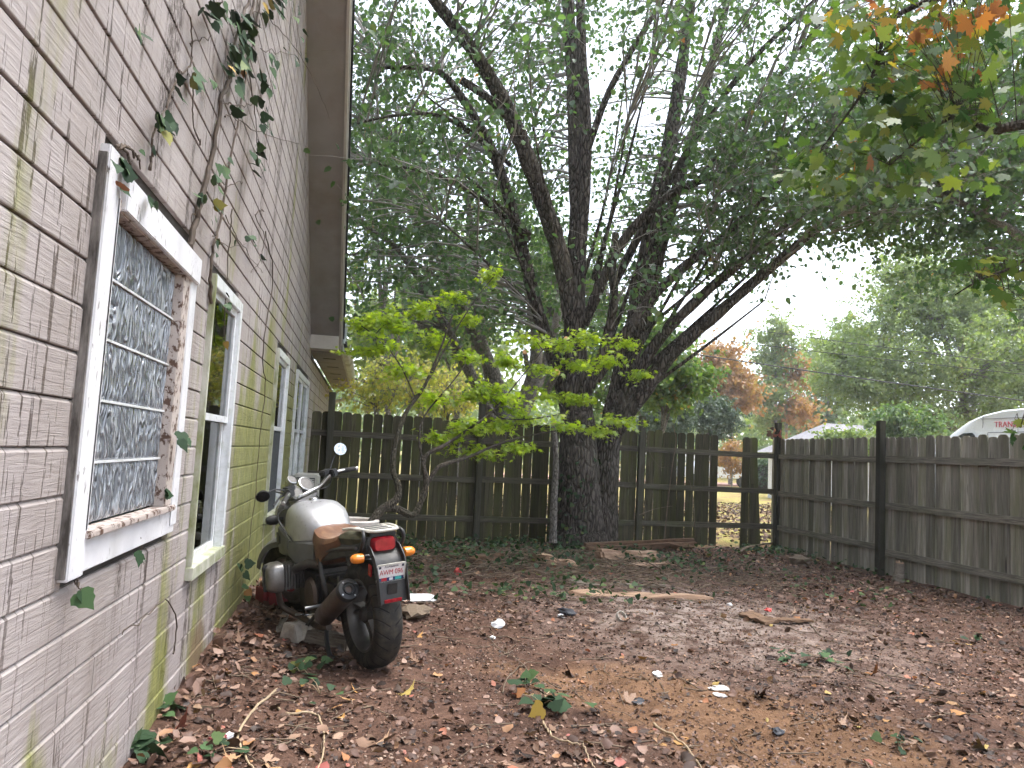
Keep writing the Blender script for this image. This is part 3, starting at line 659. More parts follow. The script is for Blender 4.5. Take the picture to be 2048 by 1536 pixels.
# ------------------------------------------------------------------ fences
def picket_mesh(h, w, th, seed):
    r = random.Random(seed); mb = MB(); e = w*.30; t = h
    prof = [(-w/2, 0), (w/2, 0), (w/2, t-.035), (w/2-.012, t-.014), (w/2-.035, t), (-w/2+.035, t), (-w/2+.012, t-.014), (-w/2, t-.035)]
    n = len(prof); wz = r.uniform(-.006, .006)
    V = [(x, -th/2+(wz*(z/h)), z) for x, z in prof]+[(x, th/2+wz*(z/h), z) for x, z in prof]
    mb.add(V, [tuple(range(n)), tuple(range(2*n-1, n-1, -1))]+[(i, n+i, n+(i+1) % n, (i+1) % n) for i in range(n)])
    me = bpy.data.meshes.new('picket'); me.from_pydata(mb.v, [], mb.f); me.update(); return me
def fence(name, label, p0, p1, mat, seed, posts, skip=(), top=1.775, extra=None, side=-1, rails=(1.47, .85, .25), rmat='rail', gapw=.147, gaps=.18):
    d = (Vector(p1)-Vector(p0)); L = d.length; d.normalize(); rz = math.atan2(d.y, d.x)
    f = tag(empty(name, (p0[0], p0[1], 0), (0, 0, rz)), label, 'fence')
    r = random.Random(seed); ms = [picket_mesh(1.86, .140, .016, seed*10+i) for i in range(4)]
    for m_ in ms: m_.materials.append(mat)
    x = .07; i = 0
    while x < L:
        if not any(a <= x <= b for a, b in skip):
            tilt = r.gauss(0, .005); sc = r.uniform(.985, 1.0)
            o = link('picket', ms[i % 4], None, f, (x+r.gauss(0, .0025), r.gauss(0, .003), top-1.86+r.gauss(0, .008)), (r.gauss(0, .004), tilt, PI if r.random() < .5 else 0)); o.scale = (sc, 1, 1)
        x += gapw+r.uniform(-.003, .004)+(r.uniform(.006, .018) if r.random() < gaps else 0); i += 1
    if extra: extra(f, ms)
    px = sorted(posts)
    cuts = [0]+[p for p in px if 0.3 < p < L-.3]+[L]
    for z in rails:
        for a, b in zip(cuts[:-1], cuts[1:]):
            dz = r.gauss(0, .012)
            m = MB(); m.box(a+.002, b-.002, side*.048 if side < 0 else .010, -.010 if side < 0 else .048, z-.044, z+.044)
            o = m.build('rail', M[rmat], f, bevel=.003); o.rotation_euler = (0, r.gauss(0, .002), 0); o.location.z = dz
    for p in px:
        h = r.uniform(1.98, 2.06)
        m = MB(); y0, y1 = (-.14, -.050) if side < 0 else (.050, .14); m.box(p-.047, p+.047, y0, y1, -.3, h)
        o = m.build('post', M['post'], f, bevel=.006); o.rotation_euler = (r.gauss(0, .006), r.gauss(0, .008), 0)
    return f
FB0, FB1 = (-.80, 11.40), (7.02, 12.02)
def slanted(f, ms):
    link('picket', ms[1], None, f, (7.52, .0, -.085), (0, .075-.14, 0))
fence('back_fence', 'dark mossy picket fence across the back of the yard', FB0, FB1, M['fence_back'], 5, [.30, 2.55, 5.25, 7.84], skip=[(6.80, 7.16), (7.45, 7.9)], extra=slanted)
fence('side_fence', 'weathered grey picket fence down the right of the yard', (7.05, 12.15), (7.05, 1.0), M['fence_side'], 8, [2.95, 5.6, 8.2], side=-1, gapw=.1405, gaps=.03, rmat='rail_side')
# ------------------------------------------------------------------ foliage helpers
LEAF_V = np.array([(0, 0, 0), (-.36, .28, .09), (-.30, .68, .07), (0, 1, -.08), (.30, .68, .07), (.36, .28, .09)], float)
LEAF_F = np.array([(0, 3, 2, 1), (0, 5, 4, 3)])
def star(lobes, inner, spread=PI*1.55, wid=1.0):
    """palmate outline, stem at origin, one n-gon"""
    V = [(0.0, -.02, 0.0)]
    for i in range(lobes):
        t = i/(lobes-1)-.5; a = PI/2 - t*spread
        ln = 1-.55*abs(t)*1.5
        if i > 0:
            b = PI/2-((i-.5)/(lobes-1)-.5)*spread; V.append((inner*math.cos(b), .28+inner*math.sin(b)*.9, .03))
        V.append((ln*.72*math.cos(a), .28+ln*.72*math.sin(a), -.05*ln))
    V = V[::-1]; return np.array(V), np.array([list(range(len(V)))])
def maple_outline():
    pts = [(0, 0), (.10, .10), (.42, .02), (.36, .16), (.62, .22), (.48, .34), (.80, .60), (.52, .58), (.48, .72), (.22, .56), (.26, .86), (.16, .84), (0, 1.12)]
    L = [(-x, y) for x, y in pts[1:-1]][::-1]; P = pts+L
    return np.array([(x*.9, y*.9, -.06*abs(x)-.05*(y-.4)**2) for x, y in P]), np.array([list(range(len(P)))])
def ivy_outline():
    pts = [(0, 0), (.20, -.10), (.42, -.02), (.56, .22), (.42, .36), (.40, .52), (.18, .70), (0, 1.0)]
    P = pts+[(-x, y) for x, y in pts[1:-1]][::-1]
    return np.array([(x, y, .08*abs(x)) for x, y in P]), np.array([list(range(len(P)))])
JM_V, JM_F = star(7, .22); MP_V, MP_F = maple_outline(); IV_V, IV_F = ivy_outline()
def unit(a): return a/np.maximum(np.linalg.norm(a, axis=1, keepdims=True), 1e-9)
def scatter(name, tv, tf, pos, ydir, nrm, size, rnd, mat, parent=None, smooth=False):
    pos = np.asarray(pos, float); N = len(pos)
    y = unit(ydir); x = unit(np.cross(y, nrm)); z = np.cross(x, y)
    R = np.stack([x, y, z], 1)                      # rows are axes
    V = np.einsum('kj,nji->nki' if tv.ndim == 2 else 'nkj,nji->nki', tv, R)*np.asarray(size).reshape(-1, 1, 1)+pos[:, None, :]
    k = tv.shape[-2]; Fc = (tf[None]+np.arange(N)[:, None, None]*k).reshape(-1, tf.shape[1])
    me = np_mesh(name, V.reshape(-1, 3), Fc, np.repeat(rnd, len(tf)), smooth)
    o = link(name, me, mat, parent); o['kind'] = 'stuff'; return o
def rvec(n, s=1.0): return rng.normal(size=(n, 3))*s
def wobble(pts, rad, amp=.05):
    return [r*(1+amp*math.sin(i*1.9+r*37)+amp*random.uniform(-1, 1)) for i, r in enumerate(rad)]
def PX(l): return [(onY(u, v, y), r) for u, v, y, r in l]
def limb_curve(pr, sub=5):
    pts = spline([p for p, r in pr], sub); rs = []
    for i in range(len(pr)-1):
        for q in range(sub): rs.append(pr[i][1]+(pr[i+1][1]-pr[i][1])*q/sub)
    rs.append(pr[-1][1]); return pts, rs
def build_tree(name, label, base, limbs, clusters, nleaf, lsize, lmat, bmat, cat='tree', group=None, crad=.45, ntw=4, tv=LEAF_V, tf=LEAF_F, twigmat=None, lw=12, drop=.35, conn=True, br_r=.010, cutend=(), sides=12):
    t = tag(empty(name, base), label, cat, group); B = Vector(base)
    sk = []
    for i, lb in enumerate(limbs):
        pts, rs = limb_curve(lb); m = MB(); m.tube([p-B for p in pts], wobble(pts, rs), sides if rs[0] > .05 else 8)
        o = m.build('trunk' if i == 0 else 'limb', bmat, t, smooth=True)
        if i in cutend:
            d = (pts[-1]-pts[-2]).normalized(); c_ = MB(); c_.tube([pts[-1]-B, pts[-1]-B+d*.012], [rs[-1]*.93, rs[-1]*.9], 12); c_.build('cut_end', M['cut'], o)
        lo = 0 if i else int(len(pts)*.45)
        for p, r in list(zip(pts, rs))[lo:]: sk.append((p.x, p.y, p.z, r))
    sk = np.array(sk); clusters = np.asarray(clusters, float); n = len(clusters)
    tws = []; twd = []; tm = MB()
    rb = rng.random((n, 8))
    for q in range(n):
        c = clusters[q]; dv = sk[:, :3]-c; ds = np.sqrt((dv**2).sum(1))+np.clip(dv[:, 2]+.2, 0, 9)*1.5
        j = int(ds.argmin()); s = sk[j, :3]; D = float(np.linalg.norm(c-s))
        mid = s+(c-s)*.5+np.array([rb[q, 0]-.5, rb[q, 1]-.5, rb[q, 2]*.6+.05])*D*.28
        pts = [s+(mid-s)*.0, s+(mid-s)*.5+np.array([0, 0, .03*D]), mid, mid+(c-mid)*.55+np.array([0, 0, .04*D]), c]
        if conn: tm.tube(pts, [min(br_r*(.8+D*.5), sk[j, 3]*.7+.002), br_r*(.7+D*.3), br_r*(.6+D*.2), br_r*.6, br_r*.3], 4, False)
        for w_ in range(ntw):
            f = .45+.55*rb[q, 3+w_ % 5]; st = mid+(c-mid)*max(0, f-.2); e = c+rng.normal(size=3)*crad*np.array([1, 1, .7])
            if conn and w_ < 3: tm.tube([st, st+(e-st)*.5+np.array([0, 0, .02]), e], [br_r*.35, br_r*.25, br_r*.15], 3, False)
            tws.append(st); twd.append(e-st)
    if conn and tm.v:
        V = np.array(tm.v)-np.array(base); me = np_mesh('twigs', V, np.array(tm.f), smooth=True); o = link('twigs', me, twigmat or bmat, t); o['kind'] = 'stuff'
    tws = np.array(tws); twd = np.array(twd); T_ = len(tws); per = max(1, nleaf//T_); N = T_*per
    ti = np.repeat(np.arange(T_), per); f = rng.random(N)**.8
    pos = tws[ti]+twd[ti]*f[:, None]+rvec(N, crad*.16)
    yd = rvec(N)+np.array([0, 0, -drop*2]); nr = rvec(N)+np.array([0, 0, .7])
    cl_r = rng.random(n)[ti//ntw]; rv = np.clip(.35*cl_r+.65*rng.random(N), 0, 1)
    scatter('crown', tv, tf, pos-np.array(base), yd, nr, lsize*rng.uniform(.65, 1.2, N), rv, lmat, t)
    return t
def ell_shell(c, r, n, inner=.45, zmin=None, fn=None):
    out = []
    while len(out) < n:
        p = rng.uniform(-1, 1, 3); d = np.linalg.norm(p)
        if d > 1 or d < inner: continue
        q = np.array(c)+p*np.array(r)
        if zmin is not None and q[2] < zmin: continue
        if fn is not None and not fn(q): continue
        out.append(q)
    return out
def pxell(u, v, y, ru, rv, ry=None):
    """ellipsoid of a crown from its photo centre, its distance and its photo radii"""
    c = onY(u, v, y); s = y/F_PX*1.03; return (tuple(c), (ru*s, (ry if ry else ru*s*.8), rv*s))

# ------------------------------------------------------------------ the big pear tree by the fence
def proj_uv(q):
    c = RCAM.transposed() @ (Vector(q)-CAM); return CXP+F_PX*c.x/-c.z, CYP-F_PX*c.y/-c.z
def keep_pear(q):
    u, v = proj_uv(q)
    if u > 1330 and v > 640-(u-1330)*.42: return False
    if u > 1560 and v > 470: return False
    if q[1] < 10.7 and 930 < u < 1430 and v > 120 and rng.random() < .8: return False
    return True
pear_limbs = [PX(l) for l in [
 [(1158, 1112, 10.72, .52), (1160, 1085, 10.72, .42), (1160, 1040, 10.72, .355), (1158, 980, 10.72, .32), (1156, 900, 10.72, .295), (1155, 800, 10.74, .235), (1150, 700, 10.76, .18), (1150, 600, 10.78, .165), (1154, 500, 10.8, .15), (1156, 430, 10.82, .13), (1152, 330, 10.9, .125), (1148, 200, 11, .115), (1140, 60, 11.1, .10), (1125, -120, 11.2, .08)],
 [(1202, 1100, 10.85, .27), (1208, 980, 10.87, .20), (1218, 880, 10.9, .185), (1238, 790, 10.95, .19), (1262, 690, 11, .155), (1285, 560, 11.1, .15), (1312, 420, 11.2, .14), (1345, 250, 11.3, .12), (1368, 100, 11.4, .10), (1392, -80, 11.5, .08)],
 [(1245, 790, 11.2, .12), (1285, 640, 11.3, .12), (1320, 500, 11.4, .11), (1350, 390, 11.5, .10), (1405, 200, 11.7, .08), (1460, -20, 11.9, .06)],
 [(1222, 870, 10.85, .15), (1290, 775, 10.7, .13), (1345, 705, 10.5, .11), (1420, 640, 10.3, .09), (1530, 545, 10, .075), (1640, 455, 9.7, .06), (1740, 385, 9.5, .045), (1880, 340, 9.3, .025)],
 [(1235, 820, 10.8, .11), (1310, 690, 10.5, .09), (1400, 595, 10.2, .075), (1500, 510, 9.9, .06), (1600, 430, 9.7, .045), (1720, 330, 9.5, .025)],
 [(1190, 760, 10.6, .09), (1290, 612, 10.4, .075), (1370, 532, 10.2, .068), (1450, 470, 10, .06), (1540, 380, 9.8, .05), (1660, 270, 9.6, .03)],
 [(1168, 650, 10.65, .085), (1235, 500, 10.4, .072), (1310, 412, 10.2, .062), (1390, 366, 10, .055), (1465, 344, 9.8, .045)],
 [(1225, 575, 10.9, .07), (1300, 430, 10.6, .06), (1400, 262, 10.2, .05), (1500, 125, 9.9, .04), (1630, 0, 9.6, .03)],
 [(1180, 775, 10.42, .080), (1212, 685, 10.3, .072), (1228, 600, 10.2, .066), (1225, 540, 10.2, .056), (1231, 466, 10.2, .05)],
 [(1146, 640, 10.75, .14), (1122, 515, 10.6, .14), (1095, 430, 10.5, .13), (1060, 330, 10.3, .125), (1020, 230, 10.1, .115), (965, 130, 9.9, .10), (915, 60, 9.7, .09), (845, -30, 9.5, .07)],
 [(1030, 248, 10.1, .06), (975, 195, 10, .057), (922, 160, 9.95, .055)],
 [(1152, 880, 11, .13), (1110, 725, 11, .115), (1075, 620, 11, .10), (1045, 500, 11, .095), (1015, 390, 10.9, .085), (980, 290, 10.8, .075), (920, 190, 10.6, .06), (870, 140, 10.5, .045), (770, 135, 10.3, .025)],
 [(1058, 480, 10.9, .05), (960, 395, 10.5, .04), (860, 345, 10.1, .03), (740, 325, 9.8, .018)],
 [(1156, 540, 10.7, .10), (1168, 400, 10.7, .098), (1172, 250, 10.75, .09), (1163, 100, 10.8, .08), (1160, -80, 10.9, .07)],
 [(1172, 310, 10.7, .055), (1215, 190, 10.5, .05), (1270, 90, 10.3, .045), (1345, -30, 10.1, .035)],
 [(985, 300, 10.6, .04), (890, 235, 10.2, .03), (800, 230, 9.9, .02), (700, 250, 9.6, .012)],
 [(1390, 370, 10.4, .045), (1480, 250, 10.1, .04), (1560, 150, 9.8, .035), (1660, 20, 9.5, .025)],
]+[[(su, sv, 10.7, .035), ((su*2+eu)/3+4, (sv*2+ev)/3, 10.5, .028), ((su+eu*2)/3+4, (sv+ev*2)/3, 10.2, .020), (eu, ev, 9.9, .009)] for su, sv, eu, ev in [(1222, 800, 1335, 300), (1240, 760, 1425, 430), (1230, 800, 1490, 400), (1250, 770, 1570, 480), (1215, 700, 1385, 190), (1180, 620, 1255, 240), (1185, 560, 1300, 140), (1130, 640, 1065, 250), (1110, 700, 985, 400), (1090, 640, 880, 440), (1235, 820, 1530, 600), (1165, 560, 1225, 330), (1060, 470, 905, 330), (1260, 680, 1430, 540), (1020, 330, 850, 190)]]]
cl = ell_shell((3.0, 10.6, 6.9), (5.6, 4.4, 4.2), 800, .35, 3.1, keep_pear)
cl += ell_shell((6.6, 9.8, 5.4), (2.9, 2.6, 1.7), 330, .1, 3.6, keep_pear)
cl += ell_shell((.8, 10.2, 5.2), (2.6, 2.4, 2.4), 55, .1, 3.2, keep_pear)
build_tree('pear_tree', 'large multi-stemmed dark tree with furrowed bark in front of the back fence', (3.03, 10.72, -.1), pear_limbs, cl, 43000, .090, M['pear_leaf'], M['bark'], crad=.42, twigmat=M['pale_twig'], br_r=.010, cutend=(6, 10))
# second tree behind the fence
t2 = [PX(l) for l in [
 [(1012, 930, 14, .24), (1005, 820, 14, .18), (968, 705, 14, .14), (925, 620, 14, .11), (895, 540, 13.9, .09), (860, 460, 13.8, .07), (820, 380, 13.7, .05), (790, 290, 13.6, .03)],
 [(1000, 830, 14.1, .13), (972, 720, 14.2, .11), (955, 600, 14.2, .09), (945, 480, 14.3, .07), (930, 360, 14.4, .05)],
 [(985, 840, 13.9, .12), (940, 745, 13.6, .10), (885, 640, 13.4, .08), (840, 560, 13.2, .065), (780, 485, 13, .05), (690, 430, 12.8, .03)],
 [(1030, 840, 14.2, .14), (1072, 720, 14.3, .12), (1062, 600, 14.4, .10), (1035, 480, 14.5, .08), (1000, 330, 14.6, .05)],
 [(1045, 830, 14.1, .12), (1100, 700, 14.4, .10), (1120, 560, 14.6, .08), (1090, 400, 14.8, .05)],
 [(905, 580, 13.6, .04), (830, 525, 13.2, .03), (760, 505, 12.9, .025), (700, 510, 12.6, .015)],
]]
cl = ell_shell((.6, 13.9, 6.0), (3.6, 2.2, 3.0), 200, .2, 3.4)
build_tree('young_pear_tree', 'slimmer forked tree growing just behind the back fence', (2.0, 14.0, -.1), t2, cl, 6500, .095, M['pear_leaf'], M['bark_thin'], crad=.45, br_r=.011)
# dark crown on the right whose trunk is out of frame
tr = [[(Vector((11.6, 9.4, -.2)), .26), (Vector((11.4, 9.4, 2)), .2), (Vector((11.0, 9.5, 4)), .16), (Vector((10.2, 9.7, 6)), .1)],
      [(Vector((11.2, 9.4, 3.2)), .1), (Vector((9.8, 9.3, 4.6)), .08), (Vector((8.4, 9.2, 5.2)), .04), (Vector((7.6, 9.1, 5.3)), .02)]]
def keep_r(q):
    u, v = proj_uv(q); return v < 560 and u > 1735-(.9*(520-v) if v < 520 else 0)
cl = ell_shell((9.6, 9.6, 6.1), (3.2, 2.2, 2.6), 380, .1, 3.4, keep_r)
build_tree('dense_tree', 'dark dense tree reaching in above the side fence', (11.6, 9.4, -.2), tr, cl, 27000, .09, M['pear_leaf'], M['bark_thin'], crad=.40)

# ------------------------------------------------------------------ japanese maple in its pot
POT = onY(704, 1038, 7.3); POTZ = gz1(POT.x, 7.3)
pot = tag(empty('plant_pot', (POT.x, 7.3, POTZ)), 'brown plant pot with pale rim behind the motorcycle', 'plant pot')
ph = POT.z-POTZ
MB().lathe([(.0, .0), (.16, 0), (.19, .1), (.235, ph-.04), (.20, ph-.05), (.0, ph-.05)], 28).build('pot_body', M['pot'], pot, smooth=True)
MB().lathe([(.205, ph-.045), (.25, ph-.045), (.258, ph-.01), (.25, ph), (.215, ph), (.205, ph-.01)], 28, closed=True).build('rim', M['pot_rim'], pot, smooth=True)
jl = [PX(l) for l in [
 [(722, 1078, 7.3, .05), (742, 1045, 7.33, .044), (765, 1018, 7.38, .042), (792, 1000, 7.42, .04), (797, 975, 7.45, .032), (787, 945, 7.5, .03), (788, 905, 7.55, .028), (797, 865, 7.6, .026), (815, 820, 7.7, .023), (850, 770, 7.85, .018), (880, 700, 8.0, .012), (905, 630, 8.2, .008)],
 [(765, 1018, 7.38, .035), (795, 1018, 7.42, .036), (825, 1030, 7.5, .034), (842, 1003, 7.55, .032), (853, 965, 7.6, .03), (847, 930, 7.65, .024), (855, 908, 7.7, .022), (890, 890, 7.8, .018), (935, 860, 7.9, .015), (985, 822, 8.1, .012), (1030, 770, 8.3, .009), (1085, 700, 8.5, .006)],
 [(850, 975, 7.6, .026), (868, 945, 7.65, .024), (885, 930, 7.7, .022), (935, 915, 7.85, .018), (985, 893, 8.0, .014), (1040, 875, 8.2, .010), (1110, 862, 8.4, .007), (1190, 850, 8.7, .005)],
 [(847, 925, 7.65, .014), (838, 880, 7.7, .012), (850, 830, 7.8, .010), (900, 770, 7.9, .008), (930, 730, 8.0, .006)],
 [(985, 822, 8.1, .009), (1010, 838, 8.2, .008), (1090, 835, 8.4, .006), (1170, 815, 8.6, .005), (1240, 830, 8.8, .004)],
 [(860, 755, 7.9, .010), (900, 680, 8.1, .008), (950, 600, 8.4, .006), (990, 550, 8.6, .004)],
 [(830, 795, 7.8, .010), (800, 730, 7.9, .008), (760, 680, 8.0, .005), (720, 650, 8.1, .004)],
]]
sprays = [(730, 645, 8.2, 50, 22), (785, 645, 8.2, 60, 26), (845, 625, 8.4, 40, 18), (755, 700, 8, 60, 20), (905, 600, 8.6, 35, 16), (935, 640, 8.5, 30, 12), (870, 680, 8.3, 40, 16), (985, 555, 8.8, 35, 16), (820, 745, 8.1, 45, 18), (930, 715, 8.3, 30, 12),
 (1060, 680, 8.6, 50, 13), (1120, 690, 8.6, 50, 15), (1185, 680, 8.7, 55, 13), (1250, 685, 8.8, 30, 10), (1010, 725, 8.5, 50, 13), (1075, 740, 8.6, 45, 12), (1150, 735, 8.7, 50, 12), (1230, 725, 8.8, 50, 13), (1275, 748, 8.9, 30, 10),
 (960, 785, 8.3, 60, 22), (1010, 800, 8.3, 55, 20), (930, 850, 8.1, 50, 20), (890, 880, 8, 45, 17), (990, 850, 8.3, 50, 16), (1050, 840, 8.4, 45, 15), (1100, 790, 8.6, 40, 13), (1170, 800, 8.7, 45, 12), (1225, 840, 8.8, 45, 14), (1195, 862, 8.7, 40, 10), (1030, 895, 8.2, 40, 12), (960, 905, 8.1, 35, 10), (870, 800, 8, 40, 16), (1130, 850, 8.5, 40, 11)]
jt = tag(empty('japanese_maple', (POT.x, 7.3, POTZ+ph-.06)), 'small lime-green maple with layered sprays and bare crooked stems', 'tree'); JB = Vector((POT.x, 7.3, POTZ+ph-.06))
for i, l in enumerate(jl):
    pts, rs = limb_curve(l, 4); m = MB(); m.tube([p-JB for p in pts], wobble(pts, rs, .07), 8); m.build('trunk' if i == 0 else 'branch', M['bark_dark'], jt, smooth=True)
pos = []; tm = MB(); skj = [p for l in jl for p in limb_curve(l, 4)[0]]
for (u, v, y, ru, rv) in sprays:
    c = onY(u, v, y); s_ = y/F_PX; n = int(ru*rv*.2)+70
    st = min(skj, key=lambda p: (p-c).length+max(0, p.z-c.z)*2)
    tm.tube([st, st.lerp(c, .5)+Vector((0, 0, .04)), c], [.006, .004, .002], 4, False)
    sub = [c+Vector((random.gauss(0, ru*s_*.68), random.gauss(0, ru*s_*.6), random.gauss(0, rv*s_*.65))) for _ in range(9)]
    for e in sub: tm.tube([c, c.lerp(e, .5)+Vector((0, 0, .01)), e], [.003, .002, .001], 3, False)
    for q in range(n):
        e = random.choice(sub); f = random.uniform(.2, 1.1); p = c.lerp(e, f); pos.append((p.x+random.gauss(0, .055), p.y+random.gauss(0, .055), p.z+random.gauss(0, .026)))
V = np.array(tm.v)-np.array(JB); o = link('twigs', np_mesh('twigs', V, np.array(tm.f)), M['bark_dark'], jt); o['kind'] = 'stuff'
pos = np.array(pos); N = len(pos); yd = rvec(N)*np.array([1, 1, .35])+np.array([0, 0, -.25]); nr = rvec(N, .6)+np.array([0, -.25, 1.0])
scatter('crown', JM_V, JM_F, pos-np.array(JB), yd, nr, .070*rng.uniform(.6, 1.25, N), rng.random(N), M['jmaple_leaf'], jt)

# slender sapling in front of the trunk, sawn off
sp = PX([(1106, 1085, 10.2, .055), (1108, 1000, 10.2, .05), (1112, 930, 10.2, .04), (1110, 880, 10.2, .036), (1107, 848, 10.2, .036)])
b0 = sp[0][0]; st = tag(empty('sawn_sapling', tuple(b0)), 'thin sawn-off sapling standing left of the big trunk', 'sapling'); pts, rs = limb_curve(sp)
MB().tube([p-b0 for p in pts], wobble(pts, rs, .06), 10).build('stem', M['bark_thin'], st, smooth=True)
d_ = (pts[-1]-pts[-2]).normalized(); MB().tube([pts[-1]-b0, pts[-1]-b0+d_*.012], [rs[-1]*.95]*2, 10).build('cut_end', M['cut'], st)
for (u, v, y, r, du, dv) in [(1113, 745, 10.1, .05, -26, 30), (1050, 705, 10.5, .035, 10, 35), (1132, 678, 10.3, .03, 12, 30)]:   # other pale saw cuts on stubs
    p = onY(u, v, y); q = onY(u+du, v+dv*1.6, y+.25); t_ = tag(empty('sawn_stub', tuple(q)), {1113: 'freshly sawn stub with an orange face left of the main trunk', 1050: 'small sawn stub beside the left limb with pale cut face', 1132: 'small pale sawn stub on the front of the main trunk'}[u], 'branch stub')
    MB().tube([(0, 0, 0), p-q], [r*1.1, r], 10).build('stem', M['bark_thin'], t_, smooth=True); d_ = (p-q).normalized(); d2 = (d_+Vector((0, -1.0, .2))).normalized()
    MB().tube([p-q, p-q+d2*.02], [r*1.05, r*1.0], 10).build('cut_end', M['cut'], t_)

# ------------------------------------------------------------------ autumn maple overhead, trunk out of frame on the right
mt = tag(empty('autumn_maple', (5.2, 1.6, 0)), 'orange and green maple branches hanging in at the upper right', 'tree'); MBASE = Vector((5.2, 1.6, 0))
ml = [[(Vector((5.2, 1.6, -.2)), .2), (Vector((5.1, 1.7, 1.5)), .16), (Vector((4.9, 1.9, 3.2)), .12), (Vector((4.6, 2.2, 4.8)), .08)],
 [(Vector((4.9, 1.9, 3.1)), .05), (onY(2110, 240, 3.1), .03), (onY(1990, 262, 3.3), .018), (onY(1900, 236, 3.5), .010), (onY(1780, 330, 3.8), .004)],
 [(Vector((4.8, 2.0, 3.6)), .05), (onY(2060, -40, 3.2), .03), (onY(1900, -10, 3.5), .02), (onY(1785, 40, 3.7), .014), (onY(1745, 150, 3.8), .010), (onY(1695, 228, 3.9), .007), (onY(1640, 300, 4.0), .003)],
 [(Vector((4.9, 1.9, 2.9)), .04), (onY(2160, 420, 3.3), .02), (onY(2050, 520, 3.5), .010), (onY(1960, 560, 3.6), .006), (onY(1910, 590, 3.7), .003)],
 [(onY(2160, 420, 3.3), .014), (onY(2090, 700, 3.2), .008), (onY(2040, 855, 3.2), .003)]]
for i, l in enumerate(ml):
    pts, rs = limb_curve(l); MB().tube([p-MBASE for p in pts], rs, 8).build('trunk' if i == 0 else 'branch', M['bark_dark'], mt, smooth=True)
mp_me = []
for q in range(4):
    V = MP_V.copy(); V[:, 2] += .10*(rng.normal()*V[:, 0]**2+rng.normal()*.6*V[:, 1]**2); V[:, 2] += .05*np.abs(V[:, 0]); mp_me.append(np_mesh('leaf', V, MP_F))
for me in mp_me: me.materials.append(M['one_maple'])
green = NT('green_maple_leaf_each'); c_ = green.ramp(green.orand(), [(0, (.030, .070, .018)), (.5, (.060, .115, .026)), (.85, (.11, .155, .03)), (1, (.22, .18, .04))])
dd = green.n('ShaderNodeBsdfDiffuse'); green.put(dd.inputs[0], c_); td = green.n('ShaderNodeBsdfTranslucent'); green.put(td.inputs[0], c_); mm = green.n('ShaderNodeMixShader'); mm.inputs[0].default_value = .5; green.put(mm.inputs[1], dd.outputs[0]); green.put(mm.inputs[2], td.outputs[0]); green.done(mm.outputs[0])
gme_ = [m_.copy() for m_ in mp_me]
for me in gme_: me.materials.clear(); me.materials.append(green.m)
tm = MB(); groups = [(1860, 55, 3.5, 120, 55, 66, 1, .65), (1985, 30, 3.3, 60, 40, 24, 1, .6), (1745, 55, 3.8, 60, 45, 22, 1, .5), (1780, 160, 3.8, 70, 45, 30, 1, -.2), (1880, 150, 3.5, 70, 45, 34, 1, 0), (1940, 210, 3.4, 60, 50, 26, 0, 0), (1830, 235, 3.7, 80, 35, 26, 0, 0), (1700, 305, 4.0, 40, 35, 10, 1, .4), (1600, 330, 4.1, 25, 25, 4, 1, .3), (1660, 350, 4.1, 20, 20, 3, 1, .9), (1820, 330, 3.8, 90, 35, 18, 1, -.25), (1965, 545, 3.6, 60, 40, 24, 0, .1), (2010, 600, 3.5, 40, 25, 8, 0, 0), (2038, 862, 3.2, 18, 25, 5, 0, 0), (2000, 120, 3.3, 50, 60, 8, 0, 0)]
skm = [p for l in ml[1:] for p in limb_curve(l)[0]]; nl = 0
for (u, v, y, ru, rv, n, mixed, red) in groups:
    for q in range(n):
        p = onY(u+random.gauss(0, ru*.55), v+random.gauss(0, rv*.6), y+random.gauss(0, .22))
        st = min(skm, key=lambda s: (s-p).length); tm.tube([st-MBASE, st.lerp(p, .5)+Vector((0, 0, .05))-MBASE, p-MBASE], [.003, .002, .0012], 4, False)
        d = Vector((random.gauss(0, .7), random.gauss(0, .7), random.gauss(-.7, .5))).normalized(); nn = Vector((random.gauss(0, .6), random.gauss(-.5, .6), random.gauss(.6, .5)))
        x = d.cross(nn).normalized(); z = x.cross(d); me = random.choice(mp_me if (mixed and random.random() < .35+red) else gme_)
        o = link('leaf', me, None, mt); s = random.uniform(.050, .105)*(1.0 if not mixed else .95); R = Matrix((x, d, z)).transposed().to_4x4()
        o.matrix_local = Matrix.Translation(p-MBASE) @ R @ Matrix.Diagonal((s*1.1, s, s, 1)); nl += 1
link('twigs', np_mesh('twigs', np.array(tm.v), np.array(tm.f)), M['bark_dark'], mt)['kind'] = 'stuff'
N = 800; gi = rng.integers(0, 11, N); gg = [groups[i] for i in gi]; p = np.array([onY(g[0]+random.gauss(0, g[3]*.9), g[1]+10+random.gauss(0, g[4]*.95), g[2]+.25+random.gauss(0, .35)) for g in gg])
scatter('inner_foliage', MP_V, MP_F, p-np.array(MBASE), rvec(N)+np.array([0, 0, -.8]), rvec(N)+np.array([0, -.4, .6]), .085*rng.uniform(.6, 1.2, N), rng.random(N)*.66, M['amaple_leaf'], mt)
cl = np.array(ell_shell((6.4, .6, 5.6), (2.2, 1.6, 1.4), 70, .1)); N = 1200; p = cl[rng.integers(0, 70, N)]+rvec(N, .35); scatter('crown', MP_V, MP_F, p-np.array(MBASE), rvec(N)+np.array([0, 0, -.6]), rvec(N)+np.array([0, 0, .8]), .09*rng.uniform(.6, 1.2, N), rng.random(N), M['amaple_leaf'], mt)

